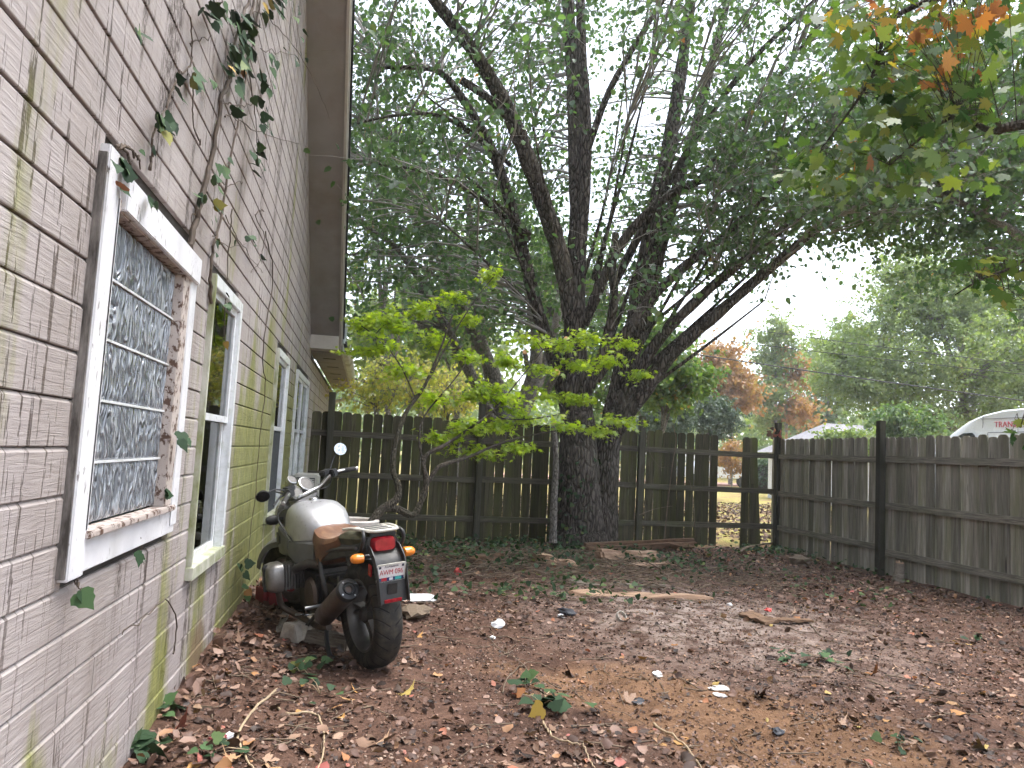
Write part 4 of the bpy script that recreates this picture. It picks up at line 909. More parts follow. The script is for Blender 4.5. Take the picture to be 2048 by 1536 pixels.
# ------------------------------------------------------------------ trees and shrubs beyond the fences
def far_tree(name, label, ells, base, nleaf, ls, mat, bark, tr=.15, cat='tree', group='trees beyond the fence', ncl=160, crad=None, h=None, inner=.2, lean=0):
    cl = []
    tot = sum(e[1][0]*e[1][2] for e in ells)
    for c, r in ells: cl += ell_shell(c, r, max(8, int(ncl*r[0]*r[2]/tot)), inner, .15)
    c, r = ells[0]; top = Vector((c[0], c[1], c[2]+r[2]*.5)); b = Vector((base[0], base[1], gz1(base[0], base[1])-.15))
    limbs = [[(b, tr), (b.lerp(top, .4)+Vector((lean, 0, 0)), tr*.75), (top, tr*.3)]]
    for q in range(5):
        s = b.lerp(top, random.uniform(.25, .7)); e = Vector(random.choice(cl)); limbs.append([(s, tr*.4), (s.lerp(e, .5)+Vector((0, 0, .3)), tr*.25), (e, tr*.1)])
    return build_tree(name, label, tuple(b), limbs, cl, nleaf, ls, mat, bark, cat, group, crad=crad or r[0]*.16, br_r=.012, lw=8, sides=8)
def below(c): return (c[0], c[1])
e = [pxell(1880, 720, 30, 250, 165), pxell(1850, 575, 30, 150, 90), pxell(1700, 745, 30, 90, 90), pxell(2060, 640, 30, 160, 200)]
far_tree('oak_tree', 'big pale green oak behind the white van', e, (onY(1990, 800, 34).x, 34), 78000, .155, M['oak_leaf'], M['bark_thin'], .3, ncl=600, crad=.75)
e = [pxell(1465, 775, 42, 62, 62), pxell(1440, 720, 42, 40, 30)]; far_tree('orange_tree', 'bright orange-leaved tree beyond the back fence', e, below(e[0][0]), 9000, .24, M['orange_leaf'], M['bark_pale'], .14, ncl=110, crad=.6)
e = [pxell(1575, 740, 46, 45, 40), pxell(1600, 820, 44, 35, 30)]; far_tree('russet_tree', 'thin russet tree right of the orange tree', e, below(e[0][0]), 4200, .24, M['orange_leaf'], M['bark_pale'], .12, ncl=70, crad=.7)
e = [pxell(1553, 690, 45, 45, 70), pxell(1540, 800, 45, 50, 60)]; far_tree('pale_tree', 'tall pale half-bare tree behind the orange one', e, below(e[0][0]), 6500, .22, M['oak_leaf'], M['bark_pale'], .16, ncl=110, crad=.7)
e = [pxell(1655, 770, 55, 80, 110), pxell(1700, 700, 55, 70, 50)]; far_tree('hazy_tree', 'hazy green tree left of the big oak', e, below(e[0][0]), 16000, .22, M['oak_leaf'], M['bark_pale'], .2, ncl=200, crad=.9)
for i, (u, v, y, ru, rv) in enumerate([(1330, 838, 24, 52, 42), (1425, 835, 26, 50, 42)]):
    e = [pxell(u, v, y, ru, rv)]; far_tree('cedar_bush', ['blue-green conifer bush just right of the big tree', 'blue-green conifer bush below the orange tree'][i], e, below(e[0][0]), 12000, .10, M['cedar_leaf'], M['bark_thin'], .08, 'bush', 'conifer bushes beyond the fence', 120, .28)
e = [pxell(1345, 765, 17, 75, 55), pxell(1290, 700, 17, 70, 60)]; far_tree('sunlit_tree', 'bright green drooping tree right behind the leaning trunk', e, (onY(1300, 800, 17).x, 17), 15000, .11, M['back_leaf'], M['bark_thin'], .08, ncl=150, crad=.35)
e = [pxell(1180, 700, 20, 130, 130), pxell(1130, 560, 20, 110, 120)]; far_tree('backdrop_tree', 'leafy green tree filling the gap behind the main trunk', e, (onY(1180, 800, 20).x, 20), 13000, .13, M['back_leaf'], M['bark_thin'], .12, ncl=220, crad=.5)
e = [pxell(745, 470, 19, 110, 140), pxell(800, 330, 19, 110, 120)]; far_tree('backdrop_tree', 'tall light green tree beside the house eave', e, (onY(800, 800, 19).x, 19), 4000, .13, M['back_leaf'], M['bark_thin'], .11, ncl=120, crad=.5)
e = [pxell(900, 610, 22, 120, 110), pxell(990, 480, 22, 110, 140)]; far_tree('backdrop_tree', 'green tree behind the slim forked trunks', e, (onY(930, 800, 22).x, 22), 8000, .14, M['back_leaf'], M['bark_thin'], .12, ncl=140, crad=.5)
e = [pxell(745, 780, 15.5, 65, 55), pxell(820, 760, 15.5, 75, 60)]; far_tree('yellow_shrub', 'yellow leafy shrub above the fence next to the house', e, (onY(770, 830, 15.5).x, 15.5), 2400, .085, M['yellow_leaf'], M['bark_pale'], .03, 'shrub', 'yellow shrubs behind the fence', 90, .3, inner=0)
e = [pxell(905, 785, 16.5, 60, 45)]; far_tree('yellow_shrub', 'yellow leafy shrub above the fence under the forked tree', e, (onY(880, 830, 16.5).x, 16.5), 1500, .085, M['yellow_leaf'], M['bark_pale'], .03, 'shrub', 'yellow shrubs behind the fence', 60, .3, inner=0)
e = [pxell(850, 700, 26, 180, 110)]; far_tree('hazy_tree', 'pale greenery glowing far behind the yellow shrubs', e, below(e[0][0]), 9000, .22, M['oak_leaf'], M['bark_pale'], .16, ncl=180, crad=.8)
e = [pxell(1810, 850, 24, 75, 38)]; far_tree('leafy_shrub', 'light green shrub rising behind the side fence post', e, below(e[0][0]), 7000, .13, M['back_leaf'], M['bark_thin'], .05, 'shrub', 'shrubs beyond the side fence', 80, .35)
e = [pxell(1690, 885, 20, 60, 14)]; far_tree('leafy_shrub', 'low light green shrub in front of the grey roof', e, below(e[0][0]), 4000, .11, M['oak_leaf'], M['bark_thin'], .04, 'shrub', 'shrubs beyond the side fence', 50, .3)
e = [pxell(1465, 915, 36, 38, 36)]; far_tree('dry_bush', 'dry brown bush seen through the missing pickets', e, below(e[0][0]), 2500, .12, M['orange_leaf'], M['bark_pale'], .04, 'bush', None, 60, .3)
hx = onY(1545, 955, 34); hb_ = tag(empty('hedge', (hx.x, 34, 0)), 'clipped green hedge seen through the gap by the corner post', 'hedge')
N = 4000; p = np.stack([rng.uniform(-1.3, 1.3, N), rng.uniform(-.5, .5, N), rng.uniform(.25, 1.55, N)], 1); m_ = np.argmax(np.abs(p-np.array([0, 0, .9]))/np.array([1.3, .5, .65]), axis=1)
scatter('foliage', LEAF_V, LEAF_F, p, rvec(N), rvec(N), np.full(N, .11), rng.random(N), M['hedge_leaf'], hb_); MB().box(-1.1, 1.1, -.35, .35, 0, 1.3).build('stems', M['bark_dark'], hb_)
# the wood on the horizon
N = 60000; a = rng.uniform(-1.2, 1.25, N); rr = rng.uniform(62, 85, N); hgt = 5+5.5*fbm(a*7+3, a*0+1, 3)*1.6+3; z = rng.random(N)**.7*hgt
scatter('distant_wood', LEAF_V, LEAF_F, np.stack([np.sin(a)*rr, np.cos(a)*rr, z], 1), rvec(N), rvec(N)+np.array([0, 0, .5]), rng.uniform(.35, .7, N), rng.random(N), M['oak_leaf'])
tag(bpy.data.objects['distant_wood'], 'far line of pale autumn woods', 'woods', kind='stuff')
# ------------------------------------------------------------------ motorcycle
def text_mesh(body, size, name, extrude=.0006, space=1.0):
    cu = bpy.data.curves.new(name, 'FONT'); cu.body = body; cu.size = size; cu.extrude = extrude; cu.align_x = 'CENTER'; cu.align_y = 'CENTER'; cu.space_character = space
    ob = bpy.data.objects.new(name, cu); COL.objects.link(ob); dg = bpy.context.evaluated_depsgraph_get(); me = bpy.data.meshes.new_from_object(ob.evaluated_get(dg))
    bpy.data.objects.remove(ob); me.name = name; return me
BK = Vector((.13, 4.78, gz1(.13, 4.78)-.012))
bike = tag(empty('motorcycle', tuple(BK)), 'dusty silver motorcycle with brown seat parked against the house wall', 'motorcycle')
bike.rotation_mode = 'QUATERNION'; bike.rotation_quaternion = (Matrix.Rotation(math.radians(113), 4, 'Z') @ Matrix.Rotation(math.radians(-6), 4, 'X')).to_quaternion()
RYM = Matrix.Rotation(PI/2, 4, 'X')          # lathe axis Z -> -Y
def wheel(name, cx, cz, R, W, nsp, parent, Mx=None, loc=None):
    """wheel centred on its own origin, axle along Y"""
    w = empty(name, (cx, 0, cz), parent=parent)
    if Mx is not None: w.matrix_local = Mx
    h = W/2; rr = R-.115*1.0
    prof = [(rr, -h*.72), (rr+.02, -h*.93), (rr+.05, -h), (R-.035, -h*.96), (R-.016, -h*.80), (R-.005, -h*.45), (R, 0), (R-.005, h*.45), (R-.016, h*.80), (R-.035, h*.96), (rr+.05, h), (rr+.02, h*.93), (rr, h*.72), (rr-.005, 0)]
    MB().lathe(prof, 56, RYM, closed=True).build('tyre', M['tyre'], w, smooth=True)
    q = rr+.004; prof = [(q+.012, -h*.80), (q-.008, -h*.82), (q-.016, -h*.68), (q-.03, -h*.3), (q-.03, h*.3), (q-.016, h*.68), (q-.008, h*.82), (q+.012, h*.80), (q-.002, h*.6), (q-.012, 0), (q-.002, -h*.6)]
    MB().lathe(prof, 48, RYM, closed=True).build('rim', M['rim'], w, smooth=True)
    for i in range(nsp):
        a = 2*PI*i/nsp; m = MB(); Mr = Matrix.Rotation(a, 4, 'Y')
        for s in (-1, 1):
            V = []
            for (x, wd, th) in ((.035, .020, h*.42), (q*.55, .013, h*.30), (q-.026, .017, h*.42)):
                off = s*(.012+.016*(x/q))
                V.append([Mr @ Vector((x, sy_*th, off+sz_*wd*.5)) for sy_, sz_ in ((-1, -1), (1, -1), (1, 1), (-1, 1))])
            m.loft(V)
        m.build('spoke', M['rim'], w, smooth=True)
    MB().lathe([(0, -h*.75), (.03, -h*.75), (.05, -h*.5), (.05, h*.5), (.03, h*.75), (0, h*.75)], 20, RYM).build('hub', M['dark_metal'], w, smooth=True)
    return w
R1, R2 = .325, .300
rw = wheel('rear_wheel', 0, R1, R1, .165, 3, bike)
# brake disc of the rear wheel
MB().lathe([(.06, -.004), (.138, -.004), (.138, .004), (.06, .004)], 40, Matrix.Translation((0, -.055, 0)) @ RYM, closed=True).build('brake_disc', M['alloy'], rw)
# --- steering assembly, turned to the left
ST = math.radians(30); PV = Vector((1.19, 0, .86)); rake_ax = Vector((-.44, 0, .90)).normalized()
MS = Matrix.Translation(PV) @ Matrix.Rotation(ST, 4, rake_ax) @ Matrix.Translation(-PV)
def S(p): return MS @ Vector(p)
fx, fz = 1.455, R2
fw = wheel('front_wheel', fx, fz, R2, .122, 3, bike, MS @ Matrix.Translation((fx, 0, fz)))
for s in (-1, 1):
    MB().lathe([(.08, -.003), (.152, -.003), (.152, .003), (.08, .003)], 40, Matrix.Translation((0, s*.075, 0)) @ RYM, closed=True).build('brake_disc', M['alloy'], fw)
    m = MB(); m.tube([S((1.16, s*.095, .93)), S((1.30, s*.095, .60))], .022, 14); m.build('fork_tube', M['alloy'], bike, smooth=True)
    m = MB(); m.tube([S((1.295, s*.095, .615)), S((1.31, s*.095, .58)), S((1.45, s*.095, .285))], [.030, .033, .030], 14); m.build('fork_slider', M['dark_metal'], bike, smooth=True)
# front mudguard: arc over the wheel
m = MB(); rings = []
for i in range(13):
    a = math.radians(20+i*11); r = R2+.030; c = Vector((fx, 0, fz))+Vector((math.cos(a)*r, 0, math.sin(a)*r)); up = Vector((math.cos(a), 0, math.sin(a)))
    rings.append([S(c+Vector((0, y, 0))+up*z) for y, z in ((-.078, -.045), (-.072, -.005), (-.04, .012), (0, .016), (.04, .012), (.072, -.005), (.078, -.045), (.07, -.045), (.064, -.012), (0, .008), (-.064, -.012), (-.07, -.045))])
m.loft(rings); m.build('front_mudguard', M['grey_plastic'], bike, smooth=True)
# headlight and instruments
Mh = MS @ Matrix.Translation((1.335, 0, .83)) @ Matrix.Rotation(math.radians(82), 4, 'Y')
hl = MB().lathe([(0, -.13), (.05, -.122), (.085, -.08), (.098, -.02), (.102, .02), (.106, .03), (.106, .042), (.096, .048)], 32, Mh).build('headlight', M['grey_plastic'], bike, smooth=True)
MB().lathe([(.108, .026), (.112, .034), (.108, .050), (.100, .052)], 32, Mh).build('bezel', M['chrome'], hl, smooth=True)
MB().lathe([(0, .060), (.06, .056), (.097, .045)], 32, Mh).build('lens', M['gauge'], hl, smooth=True)
pod = MB(); pod.loft([[S(p) for p in ellipse_ring((1.24+.02*k, 0, .90+.035*k), (.02, 0, 0), (0, .13-.01*k, 0), 2.5, 16)] for k in range(3)]); pd = pod.build('instrument_panel', M['alloy'], bike, smooth=True)
Mg0 = Matrix.Rotation(math.radians(-52), 4, 'Y')
for (gx_, gy_, gz_, gr) in ((1.19, -.075, 1.02, .058), (1.175, .066, 1.005, .056), (1.225, .018, 1.085, .036)):
    Mg = MS @ Matrix.Translation((gx_, gy_, gz_)) @ Mg0
    g_ = MB().lathe([(0, -.06), (gr*.8, -.058), (gr, -.035), (gr*1.04, .004), (gr*1.05, .014), (gr*.93, .016)], 28, Mg).build('gauge', M['chrome'], bike, smooth=True)
    MB().lathe([(0, .012), (gr*.94, .012)], 28, Mg).build('dial', M['gauge'], g_)
MB().loft([[S(p) for p in ellipse_ring((1.165, 0, .925+k*.03), (.06, 0, 0), (0, .12, 0), 3, 18)] for k in range(2)]).build('top_yoke', M['alloy'], bike, smooth=True, bevel=0)
# handlebar, grips, levers, mirrors
hbp = [(.955, .385, 1.035), (1.03, .25, 1.055), (1.075, .19, 1.03), (1.11, .13, .985), (1.13, .05, .975), (1.13, -.05, .975), (1.11, -.13, .985), (1.075, -.19, 1.03), (1.03, -.25, 1.055), (.955, -.385, 1.035)]
MB().tube(spline([S(p) for p in hbp], 5), .0125, 12).build('handlebar', M['chrome'], bike, smooth=True)
for s in (-1, 1):
    a, b = S((1.035, s*.255, 1.054)), S((.955, s*.385, 1.036)); d = (b-a).normalized()
    g_ = MB().tube([a, a+d*.004, b-d*.006, b], [.0165, .0178, .0178, .015], 14).build('grip', M['rubber'], bike, smooth=True)
    MB().tube([b, b+d*.018], [.013, .012], 12).build('bar_end', M['chrome'], g_, smooth=True)
    sc = S((1.045, s*.232, 1.056)); Ms = MS.to_3x3().to_4x4(); m = MB(); m.box(-.03, .03, -.028, .028, -.027, .027, Matrix.Translation(sc) @ Ms); m.build('switch_housing', M['black_plastic'], bike, bevel=.008)
    m = MB(); m.tube(spline([S((1.075, s*.235, 1.052)), S((1.085, s*.29, 1.045)), S((1.04, s*.40, 1.02))], 5), [.008]*10+[.006], 8); m.build('lever', M['black_plastic'], bike, smooth=True)
    m = MB(); m.box(-.03, .03, -.04, .04, -.014, .022, Matrix.Translation(S((1.085, s*.19, 1.07))) @ Ms); m.build('reservoir', M['black_plastic'], bike, bevel=.007)
    mb_ = S((1.075, s*.235, 1.075)); mt_ = S((1.05, -.365, 1.20)) if s < 0 else S((1.12, .40, 1.10))
    m = MB(); m.tube(spline([mb_, mb_.lerp(mt_, .45)+Vector((.015, 0, .02)), mt_], 5), .0055, 8); mr = m.build('mirror_stalk', M['black_plastic'], bike, smooth=True)
    nrm = Vector((-1, .1, .32)).normalized() if s < 0 else Vector((-.55, .10, -.75)).normalized()
    Mm = Matrix.Translation(mt_+nrm*.01) @ nrm.to_track_quat('Z', 'Y').to_matrix().to_4x4()
    if s < 0: MB().lathe([(0, -.022), (.03, -.02), (.047, -.008), (.0495, 0), (.049, .004)], 28, Mm).build('mirror_shell', M['black_plastic'], mr, smooth=True); MB().lathe([(0, .0036), (.02, .0034), (.0475, .0025)], 28, Mm).build('mirror_glass', M['mirror'], mr, smooth=True)
    else:
        Me = Mm @ Matrix.Diagonal((1.0, 1.45, 1, 1)); MB().lathe([(0, -.03), (.03, -.026), (.044, -.01), (.0485, 0), (.047, .004)], 28, Me).build('mirror_shell', M['black_plastic'], mr, smooth=True); MB().lathe([(0, .003), (.045, .002)], 28, Me).build('mirror_glass', M['van_glass'], mr, smooth=True)
    # front indicators
    ip = S((1.27, s*.14, .83)); Mi = Matrix.Translation(ip) @ Matrix.Rotation(s*-PI/2, 4, 'X') @ Matrix.Diagonal((.8, 1, 1, 1))
    MB().lathe([(0, .0), (.016, .0), (.02, .03), (.036, .05), (.034, .10), (.02, .125), (0, .13)], 18, Mi).build('front_indicator', M['black_plastic'], bike, smooth=True)
# --- tank
def ring(x, zc, hw, zt, zb, e=2.6, n=36, sh=0.0):
    e = e+.7
    out = []
    for k in range(n):
        t = 2*PI*k/n; cs, sn = math.cos(t), math.sin(t); up = zt-zc; dn = zc-zb
        y = hw*math.copysign(abs(cs)**(2/e), cs); z = (up if sn > 0 else dn)*math.copysign(abs(sn)**(2/e), sn)
        out.append(Vector((x+sh*sn, y, zc+z)))
    return out
m = MB(); m.loft([ring(.585, .745, .085, .79, .70, 2.2), ring(.62, .745, .128, .835, .66, 2.3), ring(.70, .745, .168, .888, .63, 2.5), ring(.80, .75, .193, .928, .61, 2.6), ring(.90, .755, .204, .943, .60, 2.6), ring(1.0, .76, .197, .938, .61, 2.6), ring(1.08, .765, .172, .915, .635, 2.5), ring(1.14, .77, .125, .875, .67, 2.3), ring(1.17, .775, .07, .83, .71, 2.1)])
tk = m.build('fuel_tank', M['silver'], bike, smooth=True)
MB().lathe([(0, .010), (.028, .010), (.034, .004), (.036, -.01)], 24, Matrix.Translation((.97, 0, .945))).build('filler_cap', M['chrome'], tk, smooth=True)
for s in (-1, 1):   # knee panel and intake cowl
    m = MB(); m.loft([[Vector((x, s*(yy+dy), z)) for dy, z in ((0, z1), (.016, z1-.012), (.018, z0+.02), (.0, z0))] for x, yy, z0, z1 in ((.56, .135, .56, .70), (.66, .160, .53, .70), (.80, .186, .53, .69), (.92, .192, .56, .68))]); m.build('side_panel', M['grey_plastic'], bike, smooth=True)
    m = MB(); m.loft([[Vector((x, s*(yy+dy), z)) for dy, z in ((0, z1), (.03, z1-.015), (.038, (z0+z1)/2), (.025, z0+.01), (.0, z0))] for x, yy, z0, z1 in ((.93, .175, .58, .70), (1.05, .180, .555, .735), (1.18, .165, .55, .76), (1.27, .13, .58, .75))]); cw = m.build('cowl', M['grey_plastic'], bike, smooth=True)
    m = MB(); m.loft([[Vector((x, s*(yy+.040), z)) for z in (z0, z1)]+[Vector((x, s*(yy+.046), z)) for z in (z1, z0)] for x, yy, z0, z1 in ((1.06, .178, .645, .70), (1.13, .171, .625, .715), (1.20, .158, .64, .705))]); m.build('air_intake', M['black_plastic'], cw)
# --- seats
def seat_ring(x, hw, zt, zs, zb):
    return [Vector((x, y, z)) for y, z in ((-hw*.86, zb), (-hw, zs), (-hw*.92, zt-.022), (-hw*.6, zt-.004), (0, zt+.004), (hw*.6, zt-.004), (hw*.92, zt-.022), (hw, zs), (hw*.86, zb), (0, zb-.005))]
m = MB(); m.loft([seat_ring(.665, .085, .765, .72, .68), seat_ring(.63, .118, .795, .735, .62), seat_ring(.585, .145, .806, .73, .575), seat_ring(.53, .164, .802, .72, .555), seat_ring(.45, .180, .790, .715, .58), seat_ring(.36, .188, .783, .72, .635), seat_ring(.26, .185, .788, .735, .68), seat_ring(.17, .175, .803, .755, .71), seat_ring(.10, .158, .826, .78, .735)]); m.build('rider_seat', M['seat'], bike, smooth=True)
m = MB(); m.loft([seat_ring(.10, .150, .832, .79, .74), seat_ring(.04, .148, .836, .795, .745), seat_ring(-.05, .138, .838, .80, .755), seat_ring(-.12, .122, .838, .805, .765), seat_ring(-.16, .105, .832, .81, .77)]); m.build('pillion_seat', M['pillion'], bike, smooth=True)
# tail body
m = MB(); m.loft([[Vector((x, y, z)) for y, z in ((-hw, zb), (-hw*1.04, (zb+zt)/2), (-hw*.85, zt), (hw*.85, zt), (hw*1.04, (zb+zt)/2), (hw, zb))] for x, hw, zb, zt in ((.42, .145, .60, .70), (.25, .150, .64, .765), (.08, .142, .68, .775), (-.08, .128, .70, .785), (-.16, .112, .715, .818), (-.215, .100, .735, .822))]); m.build('tail_cowl', M['black_plastic'], bike, smooth=True)
tl = MB().loft([ellipse_ring((-.216-.020*k, 0, .778), (0, .078-.004*k*k, 0), (0, 0, .046-.003*k*k), 4, 24) for k in range(3)]).build('tail_light', M['red_lens'], bike, smooth=True)
MB().box(-.242, -.212, -.085, .085, .826, .842).build('light_hood', M['black_plastic'], tl, bevel=.006)
# luggage rack: pale frame with slots over the tail
rk = MB().tube(spline([(.10, .115, .838), (-.04, .118, .858), (-.17, .108, .862), (-.245, .075, .860), (-.26, 0, .860), (-.245, -.075, .860), (-.17, -.108, .862), (-.04, -.118, .858), (.10, -.115, .838)], 5), .0095, 10).build('luggage_rack', M['rack'], bike, smooth=True)
MB().box(-.245, -.02, -.10, .10, .855, .862).build('rack_plate', M['rack'], rk, bevel=.003)
for q in range(3): MB().box(-.222+q*.07, -.182+q*.07, -.07, .07, .8625, .8645).build('slot', M['ac_dark'], rk)
for s in (-1, 1):
    MB().tube(spline([(-.20, s*.112, .857), (-.235, s*.125, .835), (-.225, s*.13, .79), (-.17, s*.13, .735), (-.06, s*.14, .70)], 5), .011, 10).build('grab_handle', M['black_plastic'], bike, smooth=True)
    MB().tube(spline([(.40, s*.15, .66), (.22, s*.155, .70), (.02, s*.15, .735), (-.14, s*.135, .755)], 4), .012, 8).build('frame_rail', M['dark_metal'], bike, smooth=True)
    # indicators
    Mi = Matrix.Translation((-.222, s*.085, .712)) @ Matrix.Rotation(s*-PI/2, 4, 'X')
    i_ = MB().lathe([(0, 0), (.012, 0), (.013, .03), (.02, .042), (0, .042)], 14, Mi).build('rear_indicator', M['black_plastic'], bike, smooth=True)
    Mi2 = Matrix.Translation((-.222, s*.127, .712)) @ Matrix.Rotation(s*-PI/2, 4, 'X') @ Matrix.Diagonal((1.0, .82, 1, 1))
    MB().lathe([(.026, 0), (.035, .006), (.036, .04), (.030, .062), (.018, .074), (0, .078)], 20, Mi2).build('lens', M['orange_lens'], i_, smooth=True)
# rear mudguard with number plate
path = [(-.06, .755), (-.17, .748), (-.235, .725), (-.275, .685), (-.297, .635), (-.310, .57), (-.323, .495), (-.329, .455)]
m = MB(); rings = []
for i, (x, z) in enumerate(path):
    a, b = path[max(i-1, 0)], path[min(i+1, len(path)-1)]; d = Vector((b[0]-a[0], 0, b[1]-a[1])).normalized(); n_ = Vector((d.z, 0, -d.x)); hw = .095 if i < 5 else .092
    c = Vector((x, 0, z)); rings.append([c+Vector((0, y, 0))+n_*t for y, t in ((-hw, .05), (-hw, .008), (-hw*.86, 0), (hw*.86, 0), (hw, .008), (hw, .05), (hw-.006, .05), (hw-.006, .012), (-hw+.006, .012), (-hw+.006, .05))])
m.loft(rings); mg = m.build('rear_mudguard', M['black_plastic'], bike, smooth=True)
Mf = lambda z: Matrix.Translation((-.299-.175*(.635-z)-.010, 0, z)) @ Matrix.Rotation(math.radians(-10), 4, 'Y')
MB().box(-.006, .0, -.03, .03, -.055, .055, Mf(.515)).build('bracket', M['black_plastic'], mg, bevel=.002)
MB().box(-.006, .004, -.055, .055, -.011, .011, Mf(.468)).build('reflector', M['red_lens'], mg, bevel=.003)
MB().box(-.010, .03, -.107, -.098, -.035, .035, Mf(.64) @ Matrix.Translation((.05, .20, -.01))).build('side_reflector', M['red_lens'], mg, bevel=.003)
Mp = Mf(.628) @ Matrix.Translation((-.016, 0, 0))
def rrect(w, h, r, n=5):
    out = []
    for cx, cy, a0 in ((w/2-r, h/2-r, 0), (-w/2+r, h/2-r, PI/2), (-w/2+r, -h/2+r, PI), (w/2-r, -h/2+r, 1.5*PI)):
        for k in range(n+1): a = a0+PI/2*k/n; out.append((cx+r*math.cos(a), cy+r*math.sin(a)))
    return out
rp = rrect(.178, .104, .012)
pl = MB().loft([[Mp @ Vector((x, -a, b)) for a, b in rp] for x in (.002, -.0005)]).build('number_plate', M['plate'], mg)
fr_ = MB(); ro, ri = rrect(.186, .112, .014), rrect(.170, .096, .010)
fr_.loft([[Mp @ Vector((.0015, -a, b)) for a, b in ro], [Mp @ Vector((-.0035, -a, b)) for a, b in ro], [Mp @ Vector((-.0035, -a, b)) for a, b in ri], [Mp @ Vector((-.0008, -a, b)) for a, b in ri]], cap=False); fr_.build('plate_frame', M['rack'], mg)
def lettering(body, size, dz, mat, sx=1.0, dy=0.0):
    me = text_mesh(body, size, 'plate_lettering'); Mx = Mp @ Matrix.Translation((-.0014, -dy, dz)) @ Matrix(((0, 0, -1, 0), (-1, 0, 0, 0), (0, 1, 0, 0), (0, 0, 0, 1))) @ Matrix.Diagonal((sx, 1, 1, 1)); me.transform(Mx); return link('plate_lettering', me, mat, mg)
lettering('AWM 096', .043, .004, M['ink_red'], .80)
lettering('ALABAMA', .018, .038, M['ink_dark'], 1.1)
def chip(y0, y1, z0, z1, mat, dx=-.0012): MB().box(dx-.0005, dx, -y1, -y0, z0, z1, Mp).build('plate_mark', mat, mg)
chip(-.078, .078, -.045, -.025, M['ink_navy']); chip(-.062, -.028, -.044, -.026, M['ink_red'], -.0018); chip(-.012, .010, -.043, -.028, M['ink_white'], -.0018); chip(.024, .064, -.044, -.026, M['ink_teal'], -.0018)
for s in (-1, 1): chip(s*.072-.007, s*.072+.007, .030, .044, M['ink_dark'], -.0016)
# --- engine and driveline
MB().box(.52, .93, -.14, .14, .20, .52).build('engine_block', M['dark_metal'], bike, bevel=.03)
MB().box(.30, .54, -.10, .10, .22, .48).build('gearbox', M['dark_metal'], bike, bevel=.03)
MB().tube([(.30, -.10, .40), (.0, -.11, .335)], [.05, .045], 14).build('swingarm', M['dark_metal'], bike, smooth=True)
MB().lathe([(0, -.05), (.07, -.05), (.095, -.02), (.095, .02), (.06, .05), (0, .05)], 24, Matrix.Translation((0, -.115, R1)) @ RYM).build('final_drive', M['alloy'], bike, smooth=True)
MB().tube([(.10, .03, .46), (.28, .02, .72)], [.035, .035], 14).build('shock_absorber', M['dark_metal'], bike, smooth=True)
MB().lathe([(.0, -.02), (.09, -.02), (.11, 0), (.09, .02), (0, .02)], 24, Matrix.Translation((.62, .15, .36)) @ RYM).build('clutch_cover', M['muffler'], bike, smooth=True)
for s in (-1, 1):
    cyl_ = empty('cylinder', (.86, s*.115, .455), parent=bike)
    for q in range(8): MB().box(-.085, .085, s*(.02+q*.019)-.004, s*(.02+q*.019)+.004, -.085, .085).build('cooling_fin', M['dark_metal'] if q < 4 else M['alloy'], cyl_, bevel=.002)
    MB().box(-.065, .065, min(s*.0, s*.17), max(s*.0, s*.17), -.065, .065).build('barrel', M['dark_metal'], cyl_)
    vc = MB(); vc.loft([ellipse_ring((0, s*(.172+t), 0), (.098*f, 0, 0), (0, 0, .098*f), 4, 24) for t, f in ((0, 1), (.05, 1), (.085, .9), (.10, .72), (.104, .4))]); v_ = vc.build('valve_cover', M['alloy'], cyl_, smooth=True)
    MB().box(-.012, .012, min(s*.19, s*.286), max(s*.19, s*.286), -.09, .09).build('cover_bar', M['black_plastic'], v_, bevel=.005)
    for zz in (-.05, .05): MB().lathe([(0, 0), (.016, 0), (.016, .01), (.0, .014)], 14, Matrix.Translation((.05, s*.266, zz)) @ Matrix.Rotation(s*-PI/2, 4, 'X')).build('cover_bolt', M['dark_metal'], v_)
    MB().tube(spline([(.52, s*.12, .56), (.62, s*.17, .56), (.72, s*.21, .52), (.79, s*.20, .50)], 4), .030, 12).build('intake_pipe', M['dark_metal'], bike, smooth=True)
    MB().tube(spline([(.93, s*.28, .34), (.98, s*.24, .22), (.85, s*.16, .16), (.55, s*.13, .15), (.36, s*.13, .19)], 5), .021, 12).build('exhaust_pipe', M['muffler'], bike, smooth=True)
    MB().tube([(.37, s*.12, .335), (.375, s*.28, .33)], [.010, .012], 10).build('foot_peg', M['chrome'], bike, smooth=True)
    MB().tube(spline([(.45, s*.15, .66), (.42, s*.15, .52), (.38, s*.13, .38), (.40, s*.12, .24)], 4), .014, 8).build('frame_tube', M['dark_metal'], bike, smooth=True)
    MB().tube([(1.12, s*.06, .80), (1.02, s*.09, .58), (.90, s*.10, .40)], .016, 8).build('frame_tube', M['dark_metal'], bike, smooth=True)
